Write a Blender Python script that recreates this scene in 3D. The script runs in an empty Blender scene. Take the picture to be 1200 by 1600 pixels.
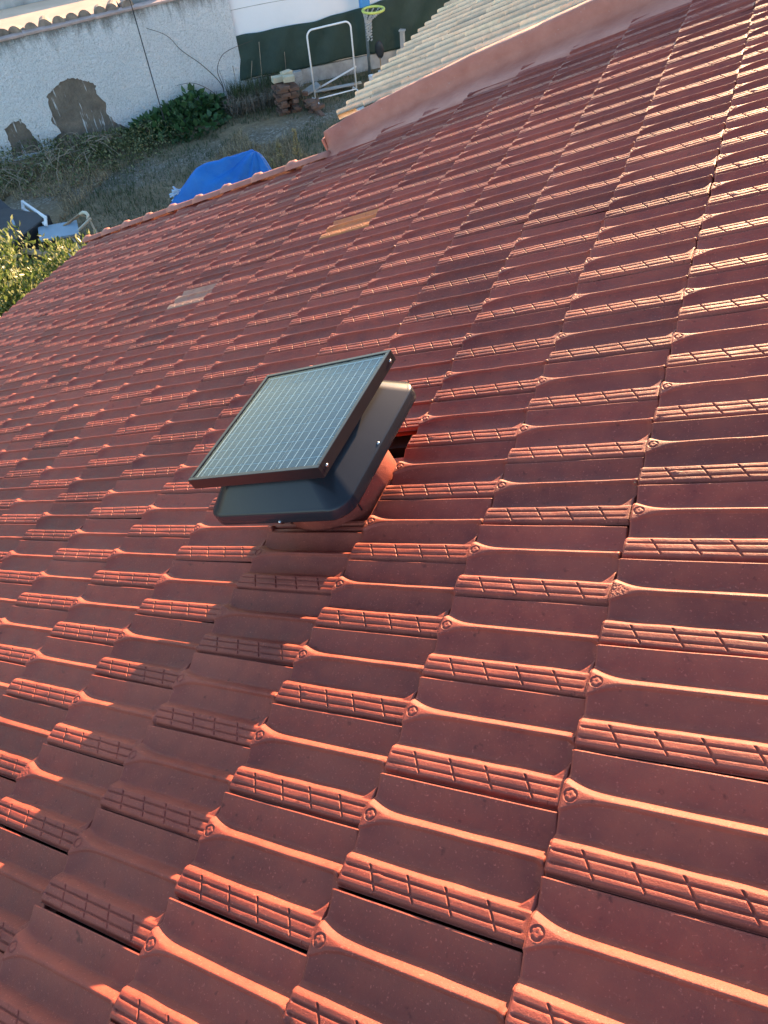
import bpy, bmesh, math, random
import numpy as np
from mathutils import Matrix, Vector, Euler

random.seed(7)
rng = np.random.default_rng(11)
scene = bpy.context.scene
COL = scene.collection
rad = math.radians

# ------------------------------------------------------------------ camera, sky, sun, exposure
PITCH = rad(24.0)
cam_data = bpy.data.cameras.new('camera')
cam = bpy.data.objects.new('camera', cam_data)
COL.objects.link(cam)
cam.matrix_world = Matrix((
    (0.924614, -0.242980, 0.293340, -0.049463),
    (0.373849, 0.726427, -0.576664, -0.260586),
    (-0.072972, 0.642857, 0.762503, 1.295053),
    (0, 0, 0, 1)))
cam_data.sensor_fit = 'VERTICAL'
cam_data.sensor_height = 24.0
cam_data.lens = 17.0026
cam_data.clip_start = 0.05
cam_data.clip_end = 2000
scene.camera = cam

SUN_AZ = 0.035      # horizontal direction of the sun, radians from +Y towards +X
SUN_EL = rad(10.5)
sd = Vector((math.sin(SUN_AZ) * math.cos(SUN_EL), math.cos(SUN_AZ) * math.cos(SUN_EL), math.sin(SUN_EL)))
world = bpy.data.worlds.new("World")
scene.world = world
world.use_nodes = True
wn = world.node_tree.nodes
wl = world.node_tree.links
wn.clear()
sky = wn.new('ShaderNodeTexSky')
sky.sky_type = 'NISHITA'
sky.sun_disc = False
sky.sun_elevation = SUN_EL
sky.sun_rotation = SUN_AZ
sky.air_density = 1.0
sky.dust_density = 0.4
sky.ozone_density = 2.0
bgn = wn.new('ShaderNodeBackground')
bgn.inputs['Strength'].default_value = 0.112
wo = wn.new('ShaderNodeOutputWorld')
wl.new(sky.outputs[0], bgn.inputs[0])
wl.new(bgn.outputs[0], wo.inputs[0])

sun_d = bpy.data.lights.new('sun', 'SUN')
sun_d.energy = 5.0
sun_d.angle = rad(0.5)
sun_d.color = (1.0, 0.62, 0.34)
sun = bpy.data.objects.new('sun', sun_d)
sun.location = (0, 0, 20)
sun.rotation_euler = sd.to_track_quat('Z', 'Y').to_euler()
COL.objects.link(sun)

scene.view_settings.view_transform = 'Standard'
scene.view_settings.look = 'None'
scene.view_settings.gamma = 1.0
scene.view_settings.exposure = 2.42
scene.view_settings.use_curve_mapping = False
scene.render.engine = 'CYCLES'
scene.cycles.max_bounces = 6
scene.cycles.diffuse_bounces = 3
scene.cycles.transparent_max_bounces = 6
scene.cycles.caustics_reflective = False
scene.cycles.caustics_refractive = False

# ------------------------------------------------------------------ helpers
def tag(o, label=None, cat=None, group=None, kind=None):
    if label: o['label'] = label
    if cat: o['category'] = cat
    if group: o['group'] = group
    if kind: o['kind'] = kind
    return o

def link(o, parent=None):
    COL.objects.link(o)
    if parent is not None: o.parent = parent
    return o

def empty(name, loc=(0, 0, 0), rz=0.0, **kw):
    o = bpy.data.objects.new(name, None)
    o.empty_display_size = 0.2
    o.location = loc
    o.rotation_euler = (0, 0, rz)
    link(o)
    return tag(o, **kw)

def mesh_np(name, verts, faces, mat=None, smooth=False):
    """fast mesh from arrays; faces (n,4) or (n,3) array or list of tuples"""
    me = bpy.data.meshes.new(name)
    verts = np.asarray(verts, dtype=np.float32)
    if isinstance(faces, np.ndarray):
        n, k = faces.shape
        me.vertices.add(len(verts)); me.vertices.foreach_set('co', verts.ravel())
        me.loops.add(n * k); me.loops.foreach_set('vertex_index', faces.astype(np.int32).ravel())
        me.polygons.add(n)
        me.polygons.foreach_set('loop_start', np.arange(0, n * k, k, dtype=np.int32))
        me.polygons.foreach_set('loop_total', np.full(n, k, dtype=np.int32))
        me.update(calc_edges=True)
    else:
        me.from_pydata([tuple(v) for v in verts.tolist()], [], faces)
        me.update()
    if mat: me.materials.append(mat)
    if smooth: me.polygons.foreach_set('use_smooth', np.ones(len(me.polygons), dtype=bool))
    return me

def add(name, me, parent=None, loc=None, **kw):
    o = bpy.data.objects.new(name, me)
    if loc is not None: o.location = loc
    link(o, parent)
    return tag(o, **kw)

class MB:
    """collects simple shapes into one mesh"""
    def __init__(s): s.v = []; s.f = []
    def raw(s, v, f):
        b = len(s.v); s.v += [tuple(p) for p in v]; s.f += [tuple(b + i for i in q) for q in f]
        return s
    def box(s, c, size, rot=None):
        c = Vector(c); x, y, z = [a / 2 for a in size]
        R = Euler(rot).to_matrix() if rot is not None and not isinstance(rot, Matrix) else (rot or Matrix.Identity(3))
        P = [c + R @ Vector((a * x, b * y, d * z)) for a in (-1, 1) for b in (-1, 1) for d in (-1, 1)]
        return s.raw(P, [(0, 1, 3, 2), (4, 6, 7, 5), (0, 4, 5, 1), (2, 3, 7, 6), (0, 2, 6, 4), (1, 5, 7, 3)])
    def tube(s, pts, r, n=8, cap=True):
        pts = [Vector(p) for p in pts]
        rs = r if isinstance(r, (list, tuple)) else [r] * len(pts)
        rings = []; up = None
        for i, p in enumerate(pts):
            a = pts[max(i - 1, 0)]; b = pts[min(i + 1, len(pts) - 1)]
            t = (b - a).normalized()
            if up is None:
                up = Vector((0, 0, 1)) if abs(t.z) < .9 else Vector((1, 0, 0))
            u = (up - t * up.dot(t)).normalized(); w = t.cross(u); up = u
            rings.append([p + (u * math.cos(2 * math.pi * k / n) + w * math.sin(2 * math.pi * k / n)) * rs[i] for k in range(n)])
        V = [q for ring in rings for q in ring]; F = []
        for i in range(len(pts) - 1):
            for k in range(n):
                k2 = (k + 1) % n
                F.append((i * n + k, i * n + k2, (i + 1) * n + k2, (i + 1) * n + k))
        if cap:
            F.append(tuple(reversed(range(n)))); F.append(tuple((len(pts) - 1) * n + k for k in range(n)))
        return s.raw(V, F)
    def lathe(s, c, prof, n=32, M=None):
        c = Vector(c); V = []; F = []
        for r, z in prof:
            for k in range(n):
                a = 2 * math.pi * k / n
                p = Vector((r * math.cos(a), r * math.sin(a), z))
                V.append(c + (M @ p if M else p))
        for i in range(len(prof) - 1):
            for k in range(n):
                k2 = (k + 1) % n
                F.append((i * n + k, i * n + k2, (i + 1) * n + k2, (i + 1) * n + k))
        return s.raw(V, F)
    def mesh(s, name, mat=None, smooth=False, bevel=0, seg=2):
        me = bpy.data.meshes.new(name); me.from_pydata(s.v, [], s.f); me.update()
        if bevel:
            bm = bmesh.new(); bm.from_mesh(me)
            bmesh.ops.bevel(bm, geom=bm.edges[:], offset=bevel, segments=seg, affect='EDGES', profile=.5)
            bm.to_mesh(me); bm.free()
        if mat: me.materials.append(mat)
        if smooth:
            me.polygons.foreach_set('use_smooth', np.ones(len(me.polygons), dtype=bool))
        return me
    def build(s, name, mat, parent=None, smooth=False, bevel=0, loc=None, seg=2, **kw):
        return add(name, s.mesh(name, mat, smooth, bevel, seg), parent, loc, **kw)

def sm(x, a, b):
    t = np.clip((np.asarray(x, float) - a) / (b - a), 0, 1)
    return t * t * (3 - 2 * t)

_perm = rng.random((64, 64, 8))
def vnoise(x, y, layer=0):
    """cheap value noise, arrays in, 0..1 out"""
    x = np.asarray(x, float); y = np.asarray(y, float)
    xi = np.floor(x).astype(int); yi = np.floor(y).astype(int)
    fx = x - xi; fy = y - yi; fx = fx * fx * (3 - 2 * fx); fy = fy * fy * (3 - 2 * fy)
    P = _perm[:, :, layer]
    g = lambda i, j: P[i % 64, j % 64]
    return (g(xi, yi) * (1 - fx) + g(xi + 1, yi) * fx) * (1 - fy) + (g(xi, yi + 1) * (1 - fx) + g(xi + 1, yi + 1) * fx) * fy

# ------------------------------------------------------------------ materials
class NT:
    def __init__(s, name):
        s.m = bpy.data.materials.new(name); s.m.use_nodes = True
        s.t = s.m.node_tree; s.n = s.t.nodes; s.l = s.t.links
        s.b = s.n['Principled BSDF']; s.out = s.n['Material Output']
        s._pos = None
    def pos(s):
        if s._pos is None: s._pos = s.n.new('ShaderNodeNewGeometry').outputs['Position']
        return s._pos
    def noise(s, scale, detail=4, rough=.55, vec=None, dist=0):
        n = s.n.new('ShaderNodeTexNoise'); n.inputs['Scale'].default_value = scale
        n.inputs['Detail'].default_value = detail; n.inputs['Roughness'].default_value = rough
        n.inputs['Distortion'].default_value = dist
        s.l.new(vec or s.pos(), n.inputs['Vector']); return n.outputs['Fac']
    def voro(s, scale, feature='F1', vec=None, out='Distance'):
        n = s.n.new('ShaderNodeTexVoronoi'); n.feature = feature; n.inputs['Scale'].default_value = scale
        s.l.new(vec or s.pos(), n.inputs['Vector']); return n.outputs[out]
    def ramp(s, fac, stops, interp='LINEAR'):
        n = s.n.new('ShaderNodeValToRGB'); n.color_ramp.interpolation = interp
        e = n.color_ramp.elements
        while len(e) < len(stops): e.new(.5)
        for i, (p, c) in enumerate(stops):
            e[i].position = p; c = (c,) * 3 if not hasattr(c, '__len__') else c
            e[i].color = (*c, 1)
        s.l.new(fac, n.inputs[0]); return n.outputs[0]
    def mix(s, fac, a, b, mode='MIX'):
        n = s.n.new('ShaderNodeMix'); n.data_type = 'RGBA'; n.blend_type = mode
        for idx, v in ((0, fac), (6, a), (7, b)):
            inp = n.inputs[idx]
            if isinstance(v, bpy.types.NodeSocket): s.l.new(v, inp)
            elif hasattr(v, '__len__'): inp.default_value = (*v, 1)
            else: inp.default_value = v if idx == 0 else (v, v, v, 1)
        return n.outputs[2]
    def math(s, op, a, b=0.0, c=None):
        n = s.n.new('ShaderNodeMath'); n.operation = op
        for i, v in enumerate((a, b) if c is None else (a, b, c)):
            if isinstance(v, bpy.types.NodeSocket): s.l.new(v, n.inputs[i])
            else: n.inputs[i].default_value = v
        return n.outputs[0]
    def bump(s, h, strength=.3, dist=.01, prev=None):
        n = s.n.new('ShaderNodeBump'); n.inputs['Strength'].default_value = strength; n.inputs['Distance'].default_value = dist
        s.l.new(h, n.inputs['Height'])
        if prev is not None: s.l.new(prev, n.inputs['Normal'])
        return n.outputs[0]
    def set(s, **kw):
        for k, v in kw.items():
            inp = s.b.inputs[{'color': 'Base Color', 'rough': 'Roughness', 'metal': 'Metallic', 'spec': 'Specular IOR Level',
                              'normal': 'Normal', 'coat': 'Coat Weight', 'coatr': 'Coat Roughness', 'sheen': 'Sheen Weight',
                              'trans': 'Transmission Weight', 'sss': 'Subsurface Weight'}[k]]
            if isinstance(v, bpy.types.NodeSocket): s.l.new(v, inp)
            elif hasattr(v, '__len__'): inp.default_value = (*v, 1)
            else: inp.default_value = v
        return s.m

def simple(name, color, rough=.6, metal=0, var=.25, scale=8, bump=.15, spec=.5, bscale=60, bdist=.004):
    m = NT(name)
    n = m.noise(scale, 5)
    c = m.ramp(n, [(.25, [x * (1 - var) for x in color]), (.75, [min(1, x * (1 + var)) for x in color])])
    m.set(color=c, rough=rough, metal=metal, spec=spec)
    if bump: m.set(normal=m.bump(m.noise(bscale, 4), bump, bdist))
    return m.m

def tile_mat(name, base, dark, light, pale=.0):
    m = NT(name)
    oi = m.n.new('ShaderNodeObjectInfo').outputs['Random']
    at = m.n.new('ShaderNodeAttribute'); at.attribute_name = 'tile_random'
    r = m.math('FRACT', m.math('ADD', oi, at.outputs['Fac']))
    big = m.noise(2.3, 3)
    med = m.noise(17, 5, .6)
    c = m.mix(m.ramp(med, [(.35, 0.0), (.7, 1.0)]), dark, base)
    c = m.mix(m.ramp(big, [(.4, 0.0), (.75, .55)]), c, light)
    c = m.mix(.85, c, m.ramp(r, [(0, (.70, .70, .72)), (.5, (1, 1, 1)), (.85, (1.03, 1.03, 1.02)), (1, (1.05, 1.14, 1.12))]), 'MULTIPLY')
    sp = m.noise(190, 2, .5)
    c = m.mix(m.ramp(sp, [(.63, 0.0), (.74, .40)]), c, [min(1, x * 1.9 + .02) for x in light])
    dk = m.noise(46, 3, .5)
    c = m.mix(m.ramp(dk, [(.66, 0.0), (.76, .65)]), c, [x * .35 for x in dark])
    m.set(color=c, rough=m.ramp(med, [(.3, .44), (.75, .66)]), spec=.30)
    b1 = m.bump(m.noise(520, 3, .7), .65, .0016)
    b2 = m.bump(m.noise(75, 4, .6), .42, .0028, b1)
    m.set(normal=b2)
    return m.m

M = {}
M['tile'] = tile_mat('red_painted_clay', (.330, .068, .040), (.225, .042, .028), (.385, .095, .058))
M['tile_orange'] = tile_mat('orange_clay', (.56, .20, .065), (.44, .14, .05), (.62, .25, .09))
M['tile_beige'] = tile_mat('beige_clay', (.40, .23, .15), (.33, .13, .09), (.46, .31, .21))
M['cream_tile'] = tile_mat('cream_clay', (.76, .58, .39), (.58, .45, .30), (.80, .65, .46))
m = NT('painted_mortar')
c = m.mix(m.ramp(m.noise(5, 5, .6), [(.3, 0.0), (.7, 1.0)]), (.40, .128, .080), (.53, .205, .135))
c = m.mix(m.ramp(m.noise(60, 3), [(.66, 0.0), (.75, .5)]), c, (.5, .33, .26))
m.set(color=c, rough=.62, normal=m.bump(m.noise(38, 5, .65), .55, .008))
M['mortar'] = m.m
M['underlay'] = simple('dark_roof_void', (.012, .010, .010), .9, bump=0)  # near-black colour stands for the deep shade in the openings under the tiles
M['black_plastic'] = simple('black_moulded_plastic', (.020, .023, .028), .23, var=.2, scale=4, spec=.28, bump=.06, bscale=300, bdist=.001)
M['black_metal'] = simple('black_anodised_metal', (.012, .012, .014), .3, var=.2, bump=.03, bscale=400, bdist=.001)
M['steel'] = simple('screw_steel', (.6, .6, .58), .3, 1.0, bump=0)
M['white_metal'] = simple('white_painted_metal', (.78, .80, .80), .4, var=.06, bump=0)
M['blue_plastic'] = simple('blue_plastic', (.06, .27, .62), .5, var=.1, bump=0)
M['yellow_plastic'] = simple('yellow_plastic', (.62, .66, .14), .5, var=.1, bump=0)
M['grey_metal'] = simple('grey_pole', (.16, .19, .2), .5, var=.3, bump=.1)
M['chain'] = simple('chain', (.5, .52, .52), .5, var=.2, bump=0)
M['brick'] = simple('clay_brick', (.15, .088, .062), .85, var=.35, scale=6, bump=.5)
M['pale_block'] = simple('pale_block', (.50, .46, .33), .85, var=.2, scale=6, bump=.4)
M['concrete'] = simple('old_concrete', (.38, .38, .36), .85, var=.35, scale=3.5, bump=.5, bscale=25, bdist=.01)
M['wood'] = simple('weathered_wood', (.28, .20, .12), .7, var=.35, scale=9, bump=.4)
M['pale_wood'] = simple('pale_wood', (.50, .44, .33), .65, var=.25, scale=9, bump=.3)
M['dark_stuff'] = simple('dark_plastic', (.02, .022, .025), .5, var=.4, bump=.2)
M['pale_panel'] = simple('pale_blue_panel', (.22, .31, .38), .45, var=.12, scale=4, bump=.1)
M['twig'] = simple('dry_twig', (.075, .060, .045), .8, var=.3, bump=0)
M['dry_vine'] = simple('dry_vine', (.30, .25, .185), .85, var=.45, scale=5, bump=0)
M['cable'] = simple('black_cable', (.02, .02, .022), .6, bump=0)
M['old_tile'] = simple('old_barrel_tile', (.24, .185, .14), .85, var=.5, scale=7, bump=.5, bscale=40)
M['terrace'] = simple('peach_terrace', (.66, .46, .31), .8, var=.12, scale=2, bump=.3)
M['pink_plaster'] = simple('pink_plaster', (.50, .31, .27), .8, var=.1, scale=2, bump=.2)
M['coping'] = simple('pink_coping', (.46, .33, .28), .8, var=.25, scale=6, bump=.4)
M['house_wall'] = simple('house_plaster', (.62, .58, .52), .85, var=.1, scale=3, bump=.3)

def leaf_mat(name, a, b, c, rough=.42, trans=.18):
    m = NT(name)
    at = m.n.new('ShaderNodeAttribute'); at.attribute_name = 'leaf_random'
    col = m.ramp(at.outputs['Fac'], [(0, a), (.55, b), (1, c)])
    m.set(color=col, rough=rough, spec=.5)
    tr = m.n.new('ShaderNodeBsdfTranslucent'); m.l.new(col, tr.inputs[0])
    mx = m.n.new('ShaderNodeMixShader'); mx.inputs[0].default_value = trans
    m.l.new(m.b.outputs[0], mx.inputs[1]); m.l.new(tr.outputs[0], mx.inputs[2]); m.l.new(mx.outputs[0], m.out.inputs[0])
    return m.m
M['leaf_bright'] = leaf_mat('hedge_leaf', (.05, .095, .020), (.14, .19, .045), (.42, .43, .20), .38, .38)
M['leaf_dark'] = leaf_mat('broad_leaf', (.022, .060, .020), (.045, .11, .036), (.08, .17, .06), .45, .15)
M['leaf_ivy'] = leaf_mat('bramble_leaf', (.045, .065, .022), (.11, .14, .050), (.30, .30, .15), .55, .15)
M['grass_green'] = leaf_mat('green_grass', (.030, .055, .018), (.055, .090, .030), (.12, .13, .06), .6, .2)
M['grass_dry'] = leaf_mat('dry_grass', (.16, .12, .060), (.32, .24, .125), (.50, .39, .23), .75, .15)
M['straw'] = leaf_mat('dry_reed', (.12, .105, .075), (.20, .17, .125), (.30, .26, .20), .75, .15)
M['seed'] = leaf_mat('seed_head', (.25, .20, .09), (.36, .29, .13), (.50, .42, .2), .7, .25)

# ------------------------------------------------------------------ ground and far setting
GZ = -5.5
m = NT('yard_ground')
n1 = m.noise(.9, 6, .65); n2 = m.noise(9, 6, .7); vo = m.voro(26, out='Color')
grav = m.ramp(vo, [(.0, (.08, .074, .055)), (.6, (.17, .155, .12)), (1, (.36, .34, .29))])
soil = m.ramp(n2, [(.3, (.12, .095, .052)), (.55, (.22, .17, .10)), (.8, (.31, .25, .155))])
sep = m.n.new('ShaderNodeSeparateXYZ'); m.l.new(m.pos(), sep.inputs[0])
# gravel band that runs along the wall towards the bricks
w = m.math('ADD', m.math('MULTIPLY', sep.outputs[0], -.775), m.math('MULTIPLY', sep.outputs[1], .63))   # distance axis across the wall
band = m.ramp(m.math('ADD', m.math('MULTIPLY', m.math('ABSOLUTE', m.math('SUBTRACT', w, 16.25)), .42), m.math('MULTIPLY', n1, .75)), [(.42, .85), (.66, 0.0)])
c = m.mix(band, soil, grav)
m.set(color=c, rough=.95, normal=m.bump(m.noise(30, 6, .7), .8, .03))
M['ground'] = m.m
g = 900
gx = np.concatenate([[-g, -60], np.linspace(-24, 6, 61), [60, g]]); gy = np.concatenate([[-g, -40], np.linspace(-4, 34, 77), [70, g]])
X, Y = np.meshgrid(gx, gy, indexing='ij')
Z = np.full_like(X, GZ) + np.where((abs(X) < 50) & (abs(Y) < 50), (vnoise(X * 1.3, Y * 1.3) - .5) * .10, 0)
ii = np.arange(X.size).reshape(X.shape)
F = np.stack([ii[:-1, :-1], ii[1:, :-1], ii[1:, 1:], ii[:-1, 1:]], -1).reshape(-1, 4)
add('ground', mesh_np('ground', np.stack([X, Y, Z], -1).reshape(-1, 3), F, M['ground'], True), kind='structure')

Q = Vector((-10.89, 16.24, 0)); WD = Vector((-.6308, -.7760, 0)); WN = Vector((-.7760, .6308, 0))   # end of the wall, along it, away from us
def onwall(u, z, off=0.0):      # off < 0 is towards the house
    return Vector((Q.x + WD.x * u + WN.x * off, Q.y + WD.y * u + WN.y * off, z))

# rough white wall -------------------------------------------------
m = NT('rough_white_stucco')
sep = m.n.new('ShaderNodeSeparateXYZ'); m.l.new(m.pos(), sep.inputs[0])
zt = m.math('DIVIDE', m.math('SUBTRACT', sep.outputs[2], -4.5), 1.23)       # 0 mid wall, 1 top
mp = m.n.new('ShaderNodeMapping'); mp.inputs['Scale'].default_value = (5.5, 5.5, 1.1); m.l.new(m.pos(), mp.inputs[0])
streak = m.noise(1.0, 6, .72, mp.outputs[0])
fine = m.noise(42, 5, .75)
s_ = m.math('ADD', m.math('MULTIPLY', m.math('POWER', m.math('MAXIMUM', zt, 0.0), 5.0), .30), m.math('MULTIPLY', streak, .72))
s_ = m.math('ADD', s_, m.math('MULTIPLY', fine, .30))
soot = m.ramp(s_, [(.60, 0.0), (.80, .8)])
base = m.ramp(m.noise(1.6, 4), [(.3, (.78, .79, .78)), (.7, (.86, .86, .85))])
speck = m.ramp(m.noise(34, 4, .7), [(.52, 0.0), (.68, .6)])
c = m.mix(soot, base, (.13, .12, .10))
c = m.mix(speck, c, (.36, .36, .34))
mb = m.bump(m.noise(19, 5, .65, dist=.6), 1.0, .07)
m.set(color=c, rough=.9, normal=m.bump(m.noise(110, 3, .6), .6, .01, mb))
M['stucco'] = m.m

wall = empty('garden_wall', onwall(0, GZ), label='rough white stuccoed garden wall with black stains and patches of bare stone', cat='wall')
PATCH = [[(4.51, -4.42), (4.34, -4.32), (4.12, -4.24), (3.9, -4.2), (3.78, -4.24), (3.64, -4.33), (3.51, -4.36), (3.43, -4.46), (3.46, -4.61),
          (3.35, -4.85), (3.42, -5.05), (3.26, -5.30), (3.10, -5.42), (3.0, -5.62), (4.75, -5.62), (4.68, -5.29), (4.52, -5.17), (4.6, -4.92), (4.54, -4.69)],
         [(5.60, -4.83), (5.42, -4.75), (5.23, -4.71), (5.17, -4.86), (5.10, -5.10), (4.98, -5.45), (5.7, -5.45), (5.64, -5.12)]]
def rough_poly(P, n=4, amp=.022):
    out = []
    for i in range(len(P)):
        a = P[i]; b = P[(i + 1) % len(P)]
        for k in range(n):
            t = k / n
            out.append((a[0] + (b[0] - a[0]) * t + random.uniform(-amp, amp), a[1] + (b[1] - a[1]) * t + random.uniform(-amp, amp)))
    return out
W_TOP = -3.27; U0, U1 = 0.0, 14.0
inv = Vector(wall.location)
def L(v): return Vector(v) - inv
# stucco skin with the two broken holes really open, on a stone core
bm = bmesh.new()
def loop(P, off):
    vs = [bm.verts.new(L(onwall(u, z, off))) for u, z in P]
    return vs, [bm.edges.new((vs[i], vs[(i + 1) % len(vs)])) for i in range(len(vs))]
outer = [(U0, GZ - .3)] + [(U0, z) for z in np.linspace(GZ, W_TOP, 6)] + [(u, W_TOP + random.uniform(-.006, .006)) for u in np.linspace(.25, U1 - .25, 50)] + [(U1, W_TOP), (U1, GZ - .3)]
holes = [rough_poly(P) for P in PATCH]
edges = []
for P in [outer] + holes:
    vs, es = loop(P, 0.0); edges += es
res = bmesh.ops.triangle_fill(bm, use_beauty=True, use_dissolve=False, edges=edges)
r = bmesh.ops.extrude_face_region(bm, geom=bm.faces[:])
bmesh.ops.translate(bm, vec=WN * .035, verts=[e for e in r['geom'] if isinstance(e, bmesh.types.BMVert)])
bmesh.ops.recalc_face_normals(bm, faces=bm.faces[:])
me = bpy.data.meshes.new('stucco_skin'); bm.to_mesh(me); bm.free(); me.materials.append(M['stucco'])
add('stucco_skin', me, wall)
m = NT('bare_stone_core')
mp = m.n.new('ShaderNodeMapping'); mp.inputs['Scale'].default_value = (11, 11, 1.3); m.l.new(m.pos(), mp.inputs[0])
mud = m.ramp(m.noise(3.2, 5, .65), [(.3, (.13, .11, .088)), (.55, (.21, .175, .135)), (.8, (.33, .265, .20))])
drip = m.ramp(m.noise(1.0, 4, .6, mp.outputs[0]), [(.60, 0.0), (.64, .9)])
c = m.mix(drip, mud, (.62, .63, .62))
m.set(color=c, rough=.92, normal=m.bump(m.noise(12, 6, .7), .9, .05))
M['bare_stone'] = m.m
core = MB()
core.box(L(onwall((U0 + U1) / 2, (GZ - .3 + W_TOP) / 2, .037 + .09)), (U1 - U0 - .004, .18, W_TOP - GZ + .29),
         Matrix(((WD.x, WN.x, 0), (WD.y, WN.y, 0), (0, 0, 1))))
core.build('bare_stone', M['bare_stone'], wall, label='bare brown stone showing where the stucco has fallen off')
WR = Matrix(((WD.x, WN.x, 0), (WD.y, WN.y, 0), (0, 0, 1)))
cp = MB()
for i in range(28):
    u = i * .5 + .25
    cp.box(L(onwall(u, W_TOP + .022 + random.uniform(-.004, .004), .10 + random.uniform(-.005, .005))), (.497, .27, .045), WR @ Euler((0, random.uniform(-.006, .006), 0)).to_matrix())
cp.build('coping', M['coping'], wall, bevel=.006)

# terrace behind the wall with a line of old barrel tiles
terr = MB()
terr.box(onwall(7, -4.5, .29 + 1.35 + .03), (15, 2.7, 2.16), WR)
terr.build('neighbour_terrace', M['terrace'], kind='structure')
up = MB()
up.box(onwall(7, -4.4, 3.12 + 3.2), (16, 6.4, 2.5), WR)
up.build('upper_terrace', M['pink_plaster'], kind='structure')
step = MB(); step.box(onwall(7, -4.43, 3.09), (15.5, .05, 2.4), WR); step.build('terrace_kerb', M['concrete'], kind='structure')
tr = empty('old_tile_row', onwall(4, W_TOP, .35), label='row of mossy old barrel tiles lined up behind the white wall coping', cat='roof tiles')
for i in range(12):
    u = 2.2 + i * .30 + random.uniform(-.04, .04)
    b = MB(); n = 9; V = []; F = []
    A = random.uniform(-.35, .25)
    dirv = (WN * math.cos(A) + WD * math.sin(A)); side = Vector((-dirv.y, dirv.x, 0))
    base = onwall(u, W_TOP + .04, .26) - Vector(tr.location)
    tilt = random.uniform(-.10, .02)
    for e in range(2):
        for sgn, rr in ((0, .145 - .02 * e), (1, .130 - .02 * e)):
            for k in range(n):
                a = math.pi * k / (n - 1)
                V.append(base + dirv * (.40 * e - .10) + side * (rr * math.cos(a)) + Vector((0, 0, rr * math.sin(a) * 1.1 - .03 + tilt * e)))
    for e in range(1):
        for k in range(n - 1):
            F.append((k, k + 1, 2 * n + k + 1, 2 * n + k)); F.append((n + k + 1, n + k, 3 * n + k, 3 * n + k + 1))
    for k in range(n - 1):
        F.append((k, n + k, n + k + 1, k + 1)); F.append((2 * n + k, 2 * n + k + 1, 3 * n + k + 1, 3 * n + k))
    F.append(tuple(range(n, 2 * n))[::-1]); F.append(tuple(range(3 * n, 4 * n)))
    F.append((0, 2 * n, 3 * n, n)); F.append((n - 1, 2 * n - 1, 4 * n - 1, 3 * n - 1))
    b.raw(V, F).build('barrel_tile', M['old_tile'], tr, smooth=False)
tub = empty('round_tub', onwall(1.55, -3.42, .95), label='wide round pale rimmed tub of dark rubble behind the white wall', cat='tub')
b = MB(); b.lathe((0, 0, 0), [(.60, 0), (.66, .28), (.67, .31), (.62, .31), (.60, .22)], 36); b.build('rim', M['concrete'], tub, smooth=True)
b = MB()
b.lathe((0, 0, 0), [(.0, .17), (.35, .16), (.60, .13)], 20)
for i in range(26):
    a = random.uniform(0, 6.28); rr = .55 * math.sqrt(random.random())
    b.box((rr * math.cos(a), rr * math.sin(a), .2), [random.uniform(.06, .14) for _ in range(3)], (random.random(), random.random(), random.random()))
b.build('rubble', M['dark_stuff'], tub)
pot = empty('potted_plant', onwall(6.6, -3.15, 3.35), label='small potted plant on the pink terrace at the edge above the peach slab', cat='plant')
b = MB(); b.lathe((0, 0, 0), [(.0, 0), (.09, 0), (.13, .22), (.11, .22), (.0, .18)], 16); b.build('pot', M['brick'], pot, smooth=False)

# ---- leaves -------------------------------------------------------
def leaf_cloud(name, centers, normals, size, mat, parent=None, aspect=.42, jitter=.6, bend=.25, droop=0.0, **kw):
    n = len(centers)
    c = np.asarray(centers, float)
    d = np.asarray(normals, float) + rng.normal(0, jitter, (n, 3)); d[:, 2] -= droop
    d /= np.linalg.norm(d, axis=1)[:, None] + 1e-9
    rnd = rng.normal(0, 1, (n, 3)); s = np.cross(d, rnd); s /= np.linalg.norm(s, axis=1)[:, None] + 1e-9
    nn = np.cross(d, s)
    ln = (size * rng.uniform(.6, 1.25, n))[:, None] if np.isscalar(size) else (np.asarray(size) * rng.uniform(.7, 1.2, n))[:, None]
    w = ln * aspect * .5
    p0 = c; p1 = c + d * ln * .45 + s * w + nn * ln * .04; p2 = c + d * ln - nn * ln * bend; p3 = c + d * ln * .45 - s * w + nn * ln * .04
    V = np.stack([p0, p1, p2, p3], 1).reshape(-1, 3)
    i = np.arange(n) * 4
    F = np.concatenate([np.stack([i, i + 1, i + 2], 1), np.stack([i, i + 2, i + 3], 1)])
    me = mesh_np(name, V, F, mat)
    a = me.attributes.new('leaf_random', 'FLOAT', 'POINT'); a.data.foreach_set('value', np.repeat(rng.random(n), 4).astype(np.float32))
    return add(name, me, parent, **kw)

def blob_pts(n, c, r, seed=0, lump=.35, lo=.35):
    """points filling a lumpy ellipsoid, denser near its surface; also outward normals"""
    u = rng.normal(0, 1, (n, 3)); u /= np.linalg.norm(u, axis=1)[:, None]
    lum = 1 + lump * (vnoise(u[:, 0] * 2.2 + seed + 9, u[:, 1] * 2.2 + u[:, 2] * 1.7 + 13, 1) - .5) * 2
    rr = (lo + (1 - lo) * rng.random(n) ** .45) * lum
    return np.asarray(c) + u * rr[:, None] * np.asarray(r), u

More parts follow.
